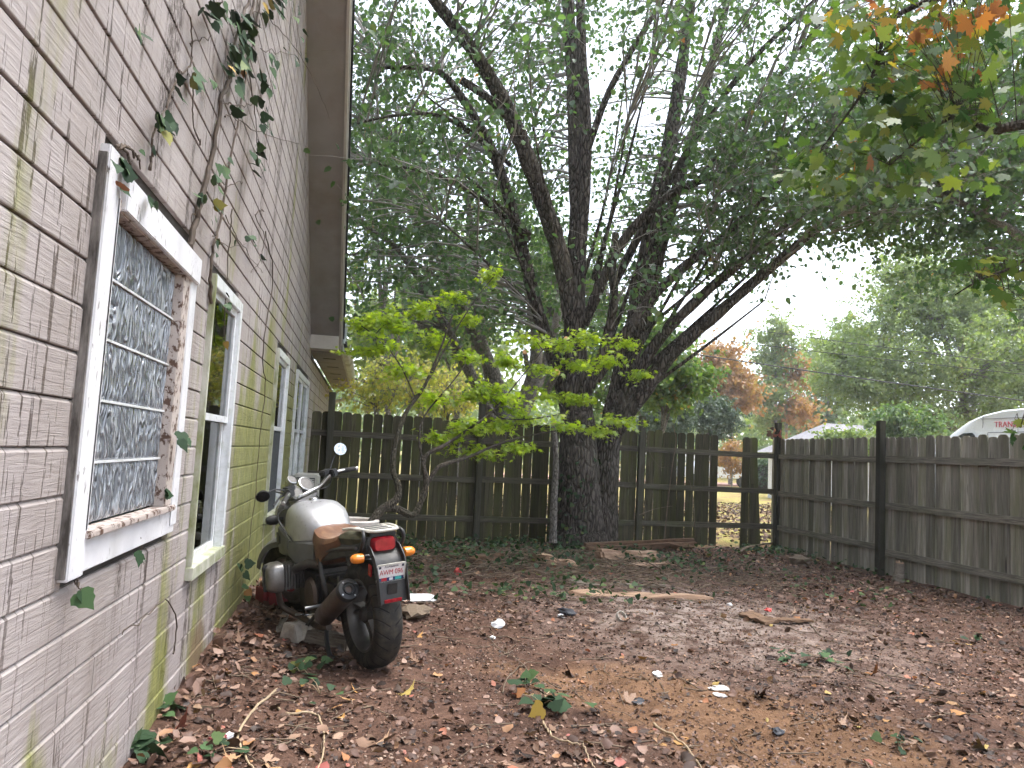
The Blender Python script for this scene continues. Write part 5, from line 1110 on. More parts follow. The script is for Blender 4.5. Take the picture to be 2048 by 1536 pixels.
# silencer on the left with a black ringed end
a, b = Vector((.42, .150, .24)), Vector((-.10, .175, .515)); d = (b-a).normalized()
MB().tube([a-d*.06, a, a+d*.05, b-d*.02, b], [.025, .035, .066, .066, .064], 22).build('silencer', M['muffler'], bike, smooth=True)
Mx = Matrix.Translation(b) @ d.to_track_quat('Z', 'Y').to_matrix().to_4x4()
ec = MB().lathe([(.067, -.03), (.069, .0), (.060, .016), (.040, .018), (.036, .008), (.030, .008), (.028, .020), (.022, .020), (.020, -.02), (0, -.02)], 28, Mx).build('silencer_end_cap', M['black_plastic'], bike, smooth=True)
for q in range(4): MB().lathe([(0, .004), (.005, .004), (.006, 0)], 10, Mx @ Matrix.Rotation(q*PI/2+.6, 4, 'Z') @ Matrix.Translation((.050, 0, .016))).build('rivet', M['chrome'], ec)
MB().box(-.02, .02, -.01, .01, -.08, .06, Matrix.Translation((.10, .15, .50))).build('silencer_bracket', M['dark_metal'], bike, bevel=.004)
# stands
MB().tube([(.60, .13, .22), (.70, .27, .03)], [.014, .012], 10).build('side_stand', M['black_plastic'], bike, smooth=True)
MB().box(.66, .74, .245, .315, .020, .030).build('stand_foot', M['black_plastic'], bike)
MB().tube(spline([(.42, .12, .20), (.36, .15, .12), (.26, .17, .05), (.20, .17, .04)], 4), .015, 10).build('centre_stand', M['black_plastic'], bike, smooth=True)
MB().tube(spline([(.46, .15, .26), (.52, .22, .25), (.50, .30, .27)], 4), .007, 8).build('gear_lever', M['chrome'], bike, smooth=True)
for (p0, p1, p2, r) in (((1.10, .07, .93), (1.0, .25, .85), (.8, .16, .62), .005), ((1.12, -.08, .94), (1.05, -.16, .80), (.9, -.12, .6), .005), ((1.16, .06, .98), (1.2, .2, 1.0), (1.06, .235, 1.04), .004), ((1.16, -.06, .98), (1.22, -.2, 1.0), (1.06, -.235, 1.04), .004)):
    MB().tube(spline([S(p0) if p0[0] > 1.09 else p0, p1, p2 if p2[2] < 1 else S(p2)], 6), r, 6).build('cable', M['black_plastic'], bike, smooth=True)
# ------------------------------------------------------------------ van parked beyond the side fence
VX = 12.6
van = tag(empty('van', (VX, 11, 0)), 'white high-roof van with red lettering behind the side fence', 'van')
def side_prof(x): return x
prof = [(8.7, .35), (8.7, 2.45), (8.85, 2.62), (9.4, 2.68), (12.6, 2.70), (13.1, 2.68), (13.6, 2.60), (14.0, 2.46), (14.4, 2.22), (14.75, 1.95), (15.2, 1.50), (15.8, 1.32), (16.1, 1.05), (16.15, .40)]
m = MB(); rings = []
for dx, sh in ((0, .10), (.03, .03), (.14, 0), (1.0, 0), (1.86, 0), (1.97, .03), (2.0, .10)):
    cy, cz = 12, 1.4; rings.append([Vector((dx, (y-cy)*(1-sh*.3)+cy-11, (z-cz)*(1-sh*.35)+cz)) for y, z in prof])
rings = [[Vector((r.x+(.12*max(0, (r.z-1.5)/1.2)**2 if k < 3 else (-.12*max(0, (r.z-1.5)/1.2)**2 if k > 3 else 0)), r.y, r.z)) for r in ring_] for k, ring_ in enumerate(rings)]
m.loft(rings); m.build('body', M['van_white'], van, smooth=True)
def vside(name, pts, mat, dx=-.012, parent=van, th=.01):
    """flat piece following the van side; pts are (y, z)"""
    V = []
    for o_ in (dx, dx-th):
        for y, z in pts: V.append(Vector((.11*max(0, (z-1.5)/1.2)**2+.012+o_, y-11, z)))
    n = len(pts); mb = MB(); mb.add(V, [tuple(range(n)), tuple(range(2*n-1, n-1, -1))]+[(i, n+i, n+(i+1) % n, (i+1) % n) for i in range(n)]); return mb.build(name, mat, parent)
vside('side_window', [(13.72, 1.5), (13.72, 2.14), (13.80, 2.21), (14.05, 2.20), (14.32, 2.08), (14.62, 1.7)], M['van_glass'])
for y0, y1, z0, z1 in ((9.6, 13.4, 2.20, 2.215), (9.6, 9.615, 1.2, 2.20), (13.39, 13.405, 1.2, 2.20), (8.9, 13.6, 2.49, 2.502), (13.56, 13.572, .5, 2.56)):
    vside('panel_seam', [(y0, z0), (y0, z1), (y1, z1), (y1, z0)], M['seam'], -.010, van, .006)
me = text_mesh('TRANSIT', .165, 'lettering', .004, 1.05); me.transform(Matrix(((0, 0, -1, .045), (-1, 0, 0, 1.90), (0, 1, 0, 2.365), (0, 0, 0, 1)))); link('lettering', me, M['van_red'], van)
for y in (9.7, 14.6):
    wv = MB().lathe([(0, .0), (.16, .0), (.20, .03), (.34, .03), (.36, .06), (.36, .22), (.2, .24), (0, .24)], 28, Matrix.Translation((-.02, y-11, .36)) @ Matrix.Rotation(PI/2, 4, 'Y')).build('wheel', M['rubber'], van, smooth=True)
# pickup glimpsed through the broken fence
tk0 = onY(1462, 975, 40); tz = 0
trk = tag(empty('pickup_truck', (tk0.x-1.2, 40, 0)), 'small white pickup glimpsed through the missing pickets', 'truck')
m = MB(); pf = [(-2.4, .45), (-2.4, 1.0), (-.9, 1.05), (-.6, 1.55), (.6, 1.58), (1.1, 1.05), (2.2, .95), (2.3, .5)]
m.loft([[Vector((x, dy, z)) for x, z in pf] for dy in (-.85, -.80, .80, .85)]); m.build('body', M['van_white'], trk, bevel=.03)
for x in (-1.5, 1.5): MB().lathe([(0, -.02), (.17, -.02), (.18, .0), (.32, .0), (.33, .03), (.33, .2), (0, .2)], 22, Matrix.Translation((x, -.86, .33)) @ Matrix.Rotation(-PI/2, 4, 'X')).build('wheel', M['rubber'], trk, smooth=True)
MB().box(-.5, .55, -.858, -.852, 1.12, 1.48).build('side_window', M['van_glass'], trk)
# grey-roofed house far behind
hc = onY(1655, 850, 27); fh = tag(empty('neighbour_house', (hc.x, 27, -.4)), 'distant white house with grey shingle roof behind the shrubs', 'house')
MB().box(-1.4, 5, -2.0, 2.0, 0, 2.3).build('wall', M['far_white'], fh)
m = MB(); m.add([(-1.8, -2.4, 2.25), (5.4, -2.4, 2.25), (5.4, 2.4, 2.25), (-1.8, 2.4, 2.25), (-.1, 0, 3.5), (3.8, 0, 3.5)], [(0, 1, 5, 4), (1, 2, 5), (2, 3, 4, 5), (3, 0, 4), (3, 2, 1, 0)]); m.build('roof', M['roof_grey'], fh)
for q in range(3): wf = MB().box(-1+q*2.0, .2+q*2.0, -2.04, -2.0, 1.0, 2.0).build('window', M['van_glass'], fh)
# overhead wires
for i, (p0, p1, y) in enumerate([((1400, 690), (2100, 792), 24), ((1500, 668), (2100, 738), 24.5), ((1500, 640), (2100, 720), 25)]):
    a, b = onY(*p0, y), onY(*p1, y-4); a, b = a+(a-b)*2.0, b+(b-a)*1.0; L = [a.lerp(b, k/14)-Vector((0, 0, .35*4*(k/14)*(1-k/14))) for k in range(15)]
    m = MB(); c0 = L[0]; m.tube([p-c0 for p in L], .022 if i == 0 else .012, 6); o = m.build('overhead_wire', M['wire'], loc=tuple(c0)); tag(o, ['lowest and thickest overhead wire crossing the oak', 'middle thin overhead wire crossing the oak', 'topmost thin overhead wire crossing the oak'][i], 'wire', 'overhead wires')

# ------------------------------------------------------------------ ivy on the house wall
def WPT(u, v, off=.012): p = onX(u, v, WX+off); return p
iv_me = []
for q in range(3):
    V = IV_V.copy(); V[:, 2] += rng.normal()*.15*V[:, 0]**2+rng.normal()*.15*(V[:, 1]-.4)**2; iv_me.append(np_mesh('leaf', V, IV_F))
t = NT('ivy_leaf_each'); c_ = t.ramp(t.orand(), [(0, (.012, .028, .012)), (.5, (.03, .06, .026)), (.88, (.06, .11, .04)), (.955, (.11, .16, .06)), (.985, (.36, .27, .05)), (1, (.34, .13, .07))]); M['one_ivy'] = t.done(t.bsdf(c_, .65, 0, None, .2))
for me in iv_me: me.materials.append(M['one_ivy'])
def ivy(label, stems, clusters, rad=.008):
    b = WPT(*stems[0][0][0][:2]); t_ = tag(empty('ivy_vine', tuple(b)), label, 'ivy', 'ivy on the house wall')
    for pl_, r0 in stems:
        pts = spline([WPT(u, v, .012+(o[0] if o else 0)) for u, v, *o in pl_], 6); n = len(pts)
        pts = [p+Vector((abs(random.gauss(0, .004)), random.gauss(0, .008), random.gauss(0, .008))) for p in pts]
        MB().tube([p-b for p in pts], [r0*(1-.6*i/n)*random.uniform(.85, 1.15) for i in range(n)], 6).build('stem', M['vine_stem'], t_, smooth=True)
    for (u, v, ru, rv, n, s, *op) in clusters:
        for q in range(n):
            p = WPT(u+random.gauss(0, ru), v+random.gauss(0, rv), random.uniform(.02, .09)+(op[0] if op else 0)); d = Vector((random.uniform(.1, .8), random.gauss(0, .6), random.gauss(-.7, .4))).normalized(); nn = Vector((1, random.gauss(-.2, .5), random.gauss(.4, .4)))
            x = d.cross(nn).normalized(); z = x.cross(d); o = link('leaf', random.choice(iv_me), None, t_); sz = s*random.uniform(.65, 1.2)
            o.matrix_local = Matrix.Translation(p-b) @ Matrix((x, d, z)).transposed().to_4x4() @ Matrix.Diagonal((sz, sz, sz, 1))
ivy('main ivy stem climbing past the glass-block window with dense leaf cluster on top', [
 ([(376, 530), (384, 470), (402, 395), (424, 315), (441, 205), (462, 150), (480, 98), (504, 12), (512, -60)], .016),
 ([(441, 205), (470, 210), (500, 205), (540, 175)], .004), ([(446, 228), (490, 250), (560, 280), (640, 290), (690, 290, .35)], .004), ([(424, 366), (455, 370), (485, 362)], .004), ([(402, 395), (392, 420), (378, 440)], .004),
 ([(504, 20), (545, 45), (600, 110), (640, 190, .2), (660, 240, .3)], .004), ([(520, 100), (560, 105), (620, 105), (668, 100, .3)], .003), ([(480, 98), (500, 160), (510, 240), (515, 310)], .005), ([(498, 0), (470, 80), (455, 150)], .009)],
 [(478, 118, 14, 22, 30, .085), (500, 55, 20, 25, 22, .08), (555, 8, 20, 12, 16, .09), (530, 180, 12, 25, 14, .07), (470, 218, 8, 4, 3, .07), (512, 320, 7, 22, 14, .07), (440, 330, 12, 16, 7, .06), (400, 390, 8, 6, 5, .06), (548, 118, 8, 10, 6, .07), (600, 100, 14, 14, 7, .07, .05), (430, 22, 20, 10, 10, .07), (535, 245, 6, 10, 6, .06)])
ivy('thin ivy stem hanging beside the tall window with scattered leaves', [
 ([(425, 625), (418, 560), (424, 500), (440, 440), (462, 300), (492, 150), (520, 0)], .010), ([(450, 430), (475, 480), (505, 520), (525, 545)], .003), ([(425, 470), (455, 490), (490, 490)], .003), ([(463, 420), (455, 520), (448, 650), (450, 700)], .004), ([(525, 420), (510, 430), (528, 470), (520, 520), (500, 545)], .004),
 ([(530, 460), (545, 560), (525, 700), (530, 780), (520, 860), (512, 960), (495, 1120)], .005)],
 [(432, 420, 5, 22, 8, .055), (490, 485, 10, 6, 5, .06), (450, 610, 4, 30, 8, .05), (430, 490, 6, 14, 5, .05), (487, 1165, 5, 30, 12, .065), (520, 512, 3, 3, 2, .05)])
ivy('ivy runner with small leaf tufts above the glass-block window', [
 ([(255, 360), (258, 330), (250, 305), (230, 295)], .006), ([(230, 295), (255, 290), (272, 310), (278, 335)], .006), ([(300, 340), (302, 300), (310, 250), (330, 210)], .006), ([(330, 210), (355, 150), (380, 120), (378, 40), (365, 10)], .005), ([(378, 90), (400, 75), (420, 76)], .004), ([(400, 290), (385, 240), (385, 180), (372, 140)], .004)],
 [(328, 243, 9, 10, 12, .06), (280, 65, 6, 6, 3, .055), (245, 328, 4, 6, 4, .07), (385, 155, 8, 10, 5, .075), (355, 172, 4, 8, 3, .06), (425, 165, 4, 8, 3, .06), (425, 18, 24, 8, 10, .06), (305, 292, 3, 4, 2, .04), (243, 372, 2, 5, 2, .045), (310, 400, 8, 6, 3, .04), (283, 300, 2, 2, 1, .04)])
ivy('small sprigs of ivy poking out below and beside the glass-block window', [
 ([(275, 1068), (278, 1090), (280, 1110)], .003), ([(335, 945), (338, 970), (330, 985)], .003), ([(150, 1160), (156, 1175), (162, 1182)], .003), ([(345, 1310), (352, 1240), (330, 1200), (290, 1230), (240, 1270)], .004), ([(358, 860), (362, 868)], .003)],
 [(278, 1108, 5, 5, 4, .05), (332, 985, 4, 2, 2, .055), (160, 1187, 3, 2, 2, .06), (362, 870, 3, 6, 3, .06)])

# ------------------------------------------------------------------ ground litter
def curled_leaf(seed, kind):
    r = np.random.default_rng(seed)
    if kind == 0: tv, tf = MP_V.copy(), MP_F
    else:
        tv = np.array([(0, 0, 0), (.22, .16, 0), (.34, .40, 0), (.27, .70, 0), (0, 1.0, 0), (-.27, .70, 0), (-.34, .40, 0), (-.22, .16, 0), (0, .16, 0), (0, .42, 0), (0, .72, 0)], float); tf = np.array([(0, 1, 8, 8), (0, 8, 7, 7), (1, 2, 9, 8), (8, 9, 6, 7), (2, 3, 10, 9), (9, 10, 5, 6), (3, 4, 10, 10), (10, 4, 5, 5)])
    a, b, c = r.uniform(.3, 1.4)*r.choice([1, 1, -1]), r.normal()*.5, r.normal()*.5
    tv = tv.copy(); tv[:, :2] += r.normal(size=(len(tv), 2))*.035; tv[:, 0] *= r.uniform(.7, 1.25)
    tv = tv.copy(); tv[:, 2] = a*tv[:, 0]**2+b*(tv[:, 1]-.5)**2+c*tv[:, 0]*tv[:, 1]+r.normal(size=len(tv))*.05+.06; return tv, tf
def tri_fix(tf):  # quads with repeated corner -> triangles list
    return [tuple(dict.fromkeys(f)) for f in tf.tolist()]
fl = []
for q in range(16):
    tv, tf = curled_leaf(q, 0 if q < 4 else 1); me = bpy.data.meshes.new('fallen_leaf'); me.from_pydata(tv.tolist(), [], tri_fix(tf)); me.update(); me.materials.append(M['one_fallen']); [setattr(p, 'use_smooth', True) for p in me.polygons]; fl.append(me)
def yard_ok(x, y): return -.80 < x < 6.95 and y < 11.3+.08*x
cnt = 0
while cnt < 280:
    u = random.uniform(230, 2048); v = 1536-(random.random()**1.3)*330; p = G(u, v)
    if not yard_ok(p.x, p.y) or (abs(p.x-.1) < .25 and 4.4 < p.y < 6.4): continue
    dens = .55+.9*float(vnoise(p.x*1.4+5, p.y*1.4)); dens *= .35 if abs(cxl(p.x, p.y)) < .55 and p.y < 5.5 else 1
    if p.x < .2: dens *= 1.3
    if random.random() > dens*.8: continue
    o = link('fallen_leaf', random.choice(fl), None, None, (p.x, p.y, p.z+.004), (random.gauss(0, .22), random.gauss(0, .22), random.uniform(0, 6.28))); s = random.choice([random.uniform(.035, .07), random.uniform(.05, .095)]); o.scale = (s*random.uniform(.8, 1.1), s, s)
    tag(o, 'dry fallen leaf lying curled on the bare ground', 'leaf', 'fallen leaves in the foreground'); cnt += 1
# the rest of the litter
N = 42000; x = rng.uniform(-.8, 6.95, N); y = rng.uniform(2.2, 11.9, N)
d = .25+.9*vnoise(x*1.1+9, y*1.1+4); d *= np.where((np.abs(cxl(x, y)) < .5) & (y < 5.6), .18, 1); d *= np.where(np.hypot(x-3.0, (y-6.3)*.8) < 1.2, .35, 1); d *= np.where(x > 4.2, 1.9, 1); d *= np.where(x < -.3, 1.6, 1); d *= np.where(y > 8.5, 1.3, 1)
k_ = (rng.random(N) < (d-.12)*.5) & (y < 11.35+.08*x); x, y = x[k_], y[k_]; N = len(x)
TVS = np.stack([curled_leaf(40+q, 1)[0] for q in range(24)]); TVS[:, :, 2] *= .75; tfq = np.array([(0, 1, 8), (0, 8, 7), (1, 2, 9), (1, 9, 8), (8, 9, 6), (8, 6, 7), (2, 3, 10), (2, 10, 9), (9, 10, 5), (9, 5, 6), (3, 4, 10), (10, 4, 5)])
def TV(n): return TVS[rng.integers(0, 24, n)]
sc = .016+.055*rng.random(N)**1.8; z = gz(x, y)+.003+rng.random(N)*.012
o = scatter('leaf_litter', TV(N), tfq, np.stack([x, y, z], 1), rvec(N)*np.array([1, 1, .25]), rvec(N, .45)+np.array([0, 0, 1.0]), sc, rng.random(N), M['litter_leaf'], None, True); tag(o, 'brown leaf litter strewn over the yard', 'leaf litter', kind='stuff')
# crumbs of leaf and bark everywhere
N = 95000; x = rng.uniform(-.8, 6.95, N); y = 2.2+rng.random(N)**1.3*9.4; k_ = (rng.random(N) < .25+.9*vnoise(x*2.3+3, y*2.3+1)) & (y < 11.3+.08*x); x, y = x[k_], y[k_]; N = len(x)
ft = np.array([(0, 0, 0), (.5, .3, .15), (.1, 1, -.1), (-.4, .5, .2)], float)
o = scatter('leaf_crumbs', ft, np.array([(0, 1, 2, 3)]), np.stack([x, y, gz(x, y)+.004], 1), rvec(N)*np.array([1, 1, .3]), rvec(N, .5)+np.array([0, 0, 1.0]), rng.uniform(.006, .028, N), rng.random(N)**.9*.94, M['litter_leaf']); tag(o, 'fine crumbs of dead leaf over the soil', 'leaf litter', kind='stuff')
# drifts of leaves beyond the fence
N = 9000; x = rng.uniform(2, 14, N); y = rng.uniform(12.3, 24, N); o = scatter('lawn_leaves', TV(N), tfq, np.stack([x, y, gz(x, y)+.02], 1), rvec(N)*np.array([1, 1, .25]), rvec(N, .45)+np.array([0, 0, 1.0]), rng.uniform(.06, .12, N), rng.random(N)*.75, M['litter_leaf']); tag(o, 'dead leaves over the lawn beyond the fence', 'leaf litter', kind='stuff')
# short twigs and stems, uncountable
tm = MB(); rt = random.Random(11)
for q in range(2600):
    x0, y0 = rt.uniform(-.78, 6.9), 2.4+9*rt.random()**1.0
    if y0 > 11.2: continue
    w_ = .35+.8*float(vnoise(x0*1.3+2, y0*1.3+8)); w_ *= 1.6 if y0 > 7.5 or x0 < 0 else .8
    if rt.random() > w_*.7: continue
    L = rt.uniform(.06, .32)*(1.5 if y0 > 7 else 1); a = rt.uniform(0, 6.28); b = a+rt.gauss(0, .5); p0 = (x0, y0); p1 = (x0+math.cos(a)*L*.5, y0+math.sin(a)*L*.5); p2 = (p1[0]+math.cos(b)*L*.5, p1[1]+math.sin(b)*L*.5); r = rt.uniform(.0015, .0045)
    tm.tube([(p[0], p[1], gz1(*p)+r+rt.uniform(0, .012)+(.03*rt.random() if y0 > 8 else 0)) for p in (p0, p1, p2)], [r, r*.9, r*.6], 4, False)
for q in range(900):    # brush before the back fence
    x0, y0 = rt.gauss(2.4, 1.5), rt.gauss(8.9, .8)
    if not (-.5 < x0 < 6.6 and 7.2 < y0 < 10.9): continue
    L = rt.uniform(.15, .6); a = rt.gauss(0, .7)+(PI if rt.random() < .5 else 0); b = a+rt.gauss(0, .35); p1 = (x0+math.cos(a)*L*.5, y0+math.sin(a)*L*.5); p2 = (p1[0]+math.cos(b)*L*.5, p1[1]+math.sin(b)*L*.5); r = rt.uniform(.002, .007); e0 = rt.uniform(0, .09)
    tm.tube([(p[0], p[1], gz1(*p)+r+e0*f_) for p, f_ in (((x0, y0), .3), (p1, 1), (p2, .6))], [r, r*.9, r*.5], 4, False)
o = link('twig_litter', np_mesh('twig_litter', np.array(tm.v), np.array(tm.f)), M['twig']); tag(o, 'scattered dry twigs and stems over the yard', 'twigs', kind='stuff')
# pebbles
bm = bmesh.new(); bmesh.ops.create_icosphere(bm, subdivisions=1, radius=1); pv = np.array([v.co[:] for v in bm.verts]); pf_ = np.array([[v.index for v in f.verts] for f in bm.faces]); bm.free()
N = 3600; x = rng.uniform(-.6, 6.5, N); y = 2.4+rng.random(N)**1.5*6; k_ = vnoise(x*1.7+1, y*1.7+7) > .52; x, y = x[k_], y[k_]; N = len(x)
o = scatter('pebbles', pv*np.array([1, .8, .55]), pf_, np.stack([x, y, gz(x, y)+.002], 1), rvec(N)*np.array([1, 1, .1]), rvec(N, .2)+np.array([0, 0, 1.0]), rng.uniform(.003, .013, N), rng.random(N), M['pebble']); tag(o, 'small pebbles and grit in the soil', 'pebbles', kind='stuff')
# ivy creeping over the ground by the fence
N = 14000; x = rng.uniform(-.6, 6.9, N); y = rng.uniform(6.6, 11.8, N); f = vnoise(x*.9+3, y*.9+2)*.6+vnoise(x*2.7, y*2.7)*.4
wgt = np.exp(-((x-1.0)/1.3)**2-((y-8.4)/1.4)**2)*1.7+np.exp(-((y-10.9)/.7)**2)*.75+np.exp(-((x-3.6)/1.2)**2-((y-9.4)/.8)**2)*.5+.05
k_ = (rng.random(N) < wgt*np.clip((f-.33)*4, 0, 1)) & (y < 11.25+.08*x) & (np.hypot(x-3.03, y-10.72) > .4); x, y = x[k_], y[k_]; N = len(x)
o = scatter('ground_ivy', IV_V, IV_F, np.stack([x, y, gz(x, y)+rng.uniform(.01, .13, N)], 1), rvec(N)*np.array([1, 1, .4]), rvec(N, .5)+np.array([0, 0, 1.0]), rng.uniform(.03, .065, N), rng.random(N), M['ivy_leaf']); tag(o, 'dark ivy creeping over the ground before the back fence', 'ivy', kind='stuff')
# ivy clinging to the big trunk
N = 420; a = rng.uniform(0, 6.28, N); hh = rng.random(N)**1.4*1.35; tr_ = np.interp(hh, [0, .3, .7, 1.3], [.44, .36, .325, .30]); sel = rng.random(N) < .8
x = 3.03+np.cos(a)*tr_+.06*hh; y = 10.72+np.sin(a)*tr_; o = scatter('trunk_ivy', IV_V, IV_F, np.stack([x, y, hh-.05], 1), np.stack([np.cos(a)*.3, np.sin(a)*.3, -np.ones(N)], 1)+rvec(N, .4), np.stack([np.cos(a), np.sin(a), np.full(N, .4)], 1)+rvec(N, .3), rng.uniform(.03, .07, N), rng.random(N), M['ivy_leaf']); tag(o, 'ivy leaves clinging to the foot of the big trunk', 'ivy', kind='stuff')

# ------------------------------------------------------------------ single things on the ground
def root(label, pl_, r, mat='root', name='root', cat='root', lift=.006):
    pts = spline([G(u, v, lift) for u, v in pl_], 6); pts = [Vector((p.x, p.y, gz1(p.x, p.y)+lift+abs(random.gauss(0, .006)))) for p in pts]; c0 = pts[0].copy(); n = len(pts)
    o = MB().tube([p-c0 for p in pts], [r*(1-.5*i/n) for i in range(n)], 7).build(name, M[mat], loc=tuple(c0), smooth=True); return tag(o, label, cat)
root('pale winding root running to the bottom edge nearest the house', [(554, 1381), (508, 1422), (478, 1469), (478, 1490), (493, 1522), (510, 1545)], .007)
root('pale root arching right of the winding one in the foreground', [(551, 1414), (578, 1430), (625, 1431), (642, 1449), (648, 1487), (645, 1516), (634, 1545)], .006)
root('tan root crossing the orange clay at bottom centre right', [(1308, 1452), (1366, 1490), (1404, 1545)], .007)
root('thin pale root trailing from the foreground ivy tuft', [(1086, 1449), (1095, 1465), (1110, 1482), (1161, 1495), (1175, 1515), (1190, 1545)], .005)
root('wiry stem reaching back from the foreground ivy tuft', [(1082, 1400), (1078, 1370), (1050, 1340), (1000, 1300), (940, 1250)], .005, 'twig', 'stem', 'stem')
root('bent wiry stem looping beside the foreground ivy tuft', [(1005, 1390), (1015, 1360), (1050, 1330), (1090, 1330), (1120, 1345)], .004, 'twig', 'stem', 'stem')
root('long dry stem lying across the right foreground', [(1590, 1330), (1640, 1342), (1700, 1340), (1740, 1355)], .005, 'twig', 'stem', 'stem')
root('bare branch lying by the corner post of the fence', [(1480, 1118), (1530, 1100), (1590, 1085), (1640, 1075)], .018, 'twig', 'branch', 'branch', .10)
root('slender grey branch lying behind the split logs', [(1310, 1160), (1370, 1146), (1440, 1140)], .010, 'twig', 'branch', 'branch', .03)
root('curved dry stem resting near the broken planks', [(1620, 1250), (1650, 1280), (1690, 1290)], .005, 'twig', 'stem', 'stem')
def timber(name, label, cat, a, b, w_, h_, mat, lift=0.0, bevel=.01, tilt=0.0, rough=.0):
    p0, p1 = G(*a), G(*b); d = p1-p0; L = d.length; rz = math.atan2(d.y, d.x); ry = -math.asin((d.z)/L); mb = MB(); n = 7; rings = []; rr = random.Random(label)
    for i in range(n):
        x = L*i/(n-1); j = lambda: rr.gauss(0, rough); rings.append([Vector((x+j()*(i in (0, n-1)), y+j(), z+j())) for y, z in ((-w_/2, 0), (w_/2, 0), (w_/2, h_), (-w_/2, h_))])
    mb.loft(rings); o = mb.build(name, M[mat], loc=(p0.x, p0.y, p0.z+lift), rot=(tilt, ry, rz), bevel=bevel); return tag(o, label, cat)
timber('log', 'long reddish log lying at the foot of the back fence', 'log', (1165, 1108), (1388, 1092), .16, .15, 'timber', bevel=.05, rough=.012)
timber('split_log', 'pale split log piece in front of the long log', 'log', (1195, 1120), (1310, 1122), .20, .12, 'split', bevel=.03, rough=.015)
timber('wood_slab', 'flat pale slab of wood right of the split log', 'wood', (1255, 1133), (1345, 1130), .20, .03, 'split', rough=.006)
timber('split_log', 'orange splintered log end near the ivy', 'log', (1068, 1122), (1150, 1138), .14, .08, 'split', bevel=.02, rough=.02)
timber('garden_timber', 'long half-buried pale timber across the middle of the yard', 'timber', (1140, 1190), (1420, 1196), .16, .07, 'split', -.045, rough=.016)
timber('garden_timber', 'second weathered timber lying behind the half-buried one', 'timber', (1140, 1168), (1330, 1176), .13, .07, 'plank', -.045, rough=.016)
timber('garden_timber', 'mossy short timber lying in the ivy', 'timber', (945, 1132), (1000, 1128), .12, .09, 'timber', rough=.012)
timber('broken_plank', 'short broken brown plank lying at an angle', 'plank', (1490, 1232), (1545, 1252), .14, .025, 'timber', .012, .004, .12, .004)
timber('broken_plank', 'longer broken plank lying left to right beside the short one', 'plank', (1528, 1244), (1622, 1246), .09, .02, 'timber', .012, .004, 0, .004)
timber('concrete_beam', 'grey beam lying beside the rear wheel', 'beam', (606, 1280), (700, 1300), .10, .09, 'plank', rough=.005)
timber('concrete_block', 'chipped pale concrete block left of the rear wheel', 'block', (576, 1282), (612, 1280), .14, .11, 'concrete', rough=.012)
timber('plank', 'grey plank under the motorcycle side stand', 'plank', (590, 1256), (650, 1238), .16, .03, 'plank', rough=.004)
timber('plank', 'narrow stake lying against the front of the motorcycle', 'plank', (558, 1268), (572, 1228), .05, .03, 'plank', rough=.004)
timber('wood_stick', 'thin pale lath in the right foreground', 'stick', (1602, 1356), (1643, 1355), .02, .012, 'split', rough=.002)
# stump by the side fence
p = G(1797, 1165); sm = tag(empty('tree_stump', tuple(p)), 'small splintered stump standing at the side fence', 'stump')
MB().tube([(0, 0, -.05), (0, 0, .06), (.01, 0, .16), (.015, 0, .24)], [.085, .068, .062, .06], 12).build('trunk', M['plank'], sm, smooth=True)
for q in range(6): a = q*1.05; MB().tube([(.015+.03*math.cos(a), .03*math.sin(a), .23), (.015+.04*math.cos(a), .04*math.sin(a), .25+.035*random.random())], [.022, .004], 5).build('splinter', M['split'], sm)
# fuel can
p = G(560, 1206); fc = tag(empty('fuel_can', tuple(p), (0, 0, .5)), 'red plastic fuel can behind the front wheel', 'fuel can')
MB().box(-.17, .17, -.11, .11, 0, .16).build('body', M['red_can'], fc, bevel=.03); MB().tube(spline([(-.10, 0, .15), (-.08, 0, .21), (.06, 0, .21), (.09, 0, .15)], 4), .016, 8).build('handle', M['red_can'], fc, smooth=True); MB().lathe([(.03, .15), (.03, .19), (0, .19)], 14, Matrix.Translation((.13, 0, 0))).build('cap', M['black_plastic'], fc)
def lump(name, label, cat, uv, r, mat, squash=.5, seed=0, stretch=1.4, rz=None):
    p = G(*uv); bm = bmesh.new(); bmesh.ops.create_icosphere(bm, subdivisions=2, radius=1); rs = random.Random(seed+uv[0])
    for v in bm.verts: v.co *= 1+rs.uniform(-.38, .3); v.co.x *= stretch; v.co.z *= squash
    me = bpy.data.meshes.new(name); bm.to_mesh(me); bm.free(); o = link(name, me, M[mat], None, (p.x, p.y, p.z+r*squash*.55), (0, 0, rs.uniform(0, 3) if rz is None else rz)); o.scale = (r, r, r); return tag(o, label, cat)
lump('foam_scrap', 'large ragged white foam scrap right of the rear wheel', 'scrap', (822, 1200), .11, 'foam', .3, 1, 1.9, .1)
lump('foam_scrap', 'white crumpled scrap left of centre on the soil', 'scrap', (997, 1254), .045, 'foam', .7, 2)
lump('foam_scrap', 'small white chip below the crumpled scrap', 'scrap', (985, 1277), .018, 'foam', .6, 3)
lump('foam_scrap', 'tiny white cube by the buried timber', 'scrap', (1121, 1235), .026, 'foam', .8, 4, 1.0)
lump('foam_scrap', 'flat white scrap in the right middle ground', 'scrap', (1315, 1350), .035, 'foam', .35, 5, 1.8)
lump('foam_scrap', 'white stub lying on the sand patch', 'scrap', (1440, 1393), .022, 'foam', .5, 6, 2.4)
lump('foam_scrap', 'round white scrap near the broken planks', 'scrap', (1459, 1211), .026, 'foam', .6, 7, 1.0)
lump('foam_scrap', 'white bit beside the red can lid in the foreground', 'scrap', (457, 1475), .020, 'foam', .7, 8, 1.2)
lump('red_scrap', 'dark red plastic piece in the left foreground', 'scrap', (437, 1478), .024, 'red_can', .5, 9, 1.8)
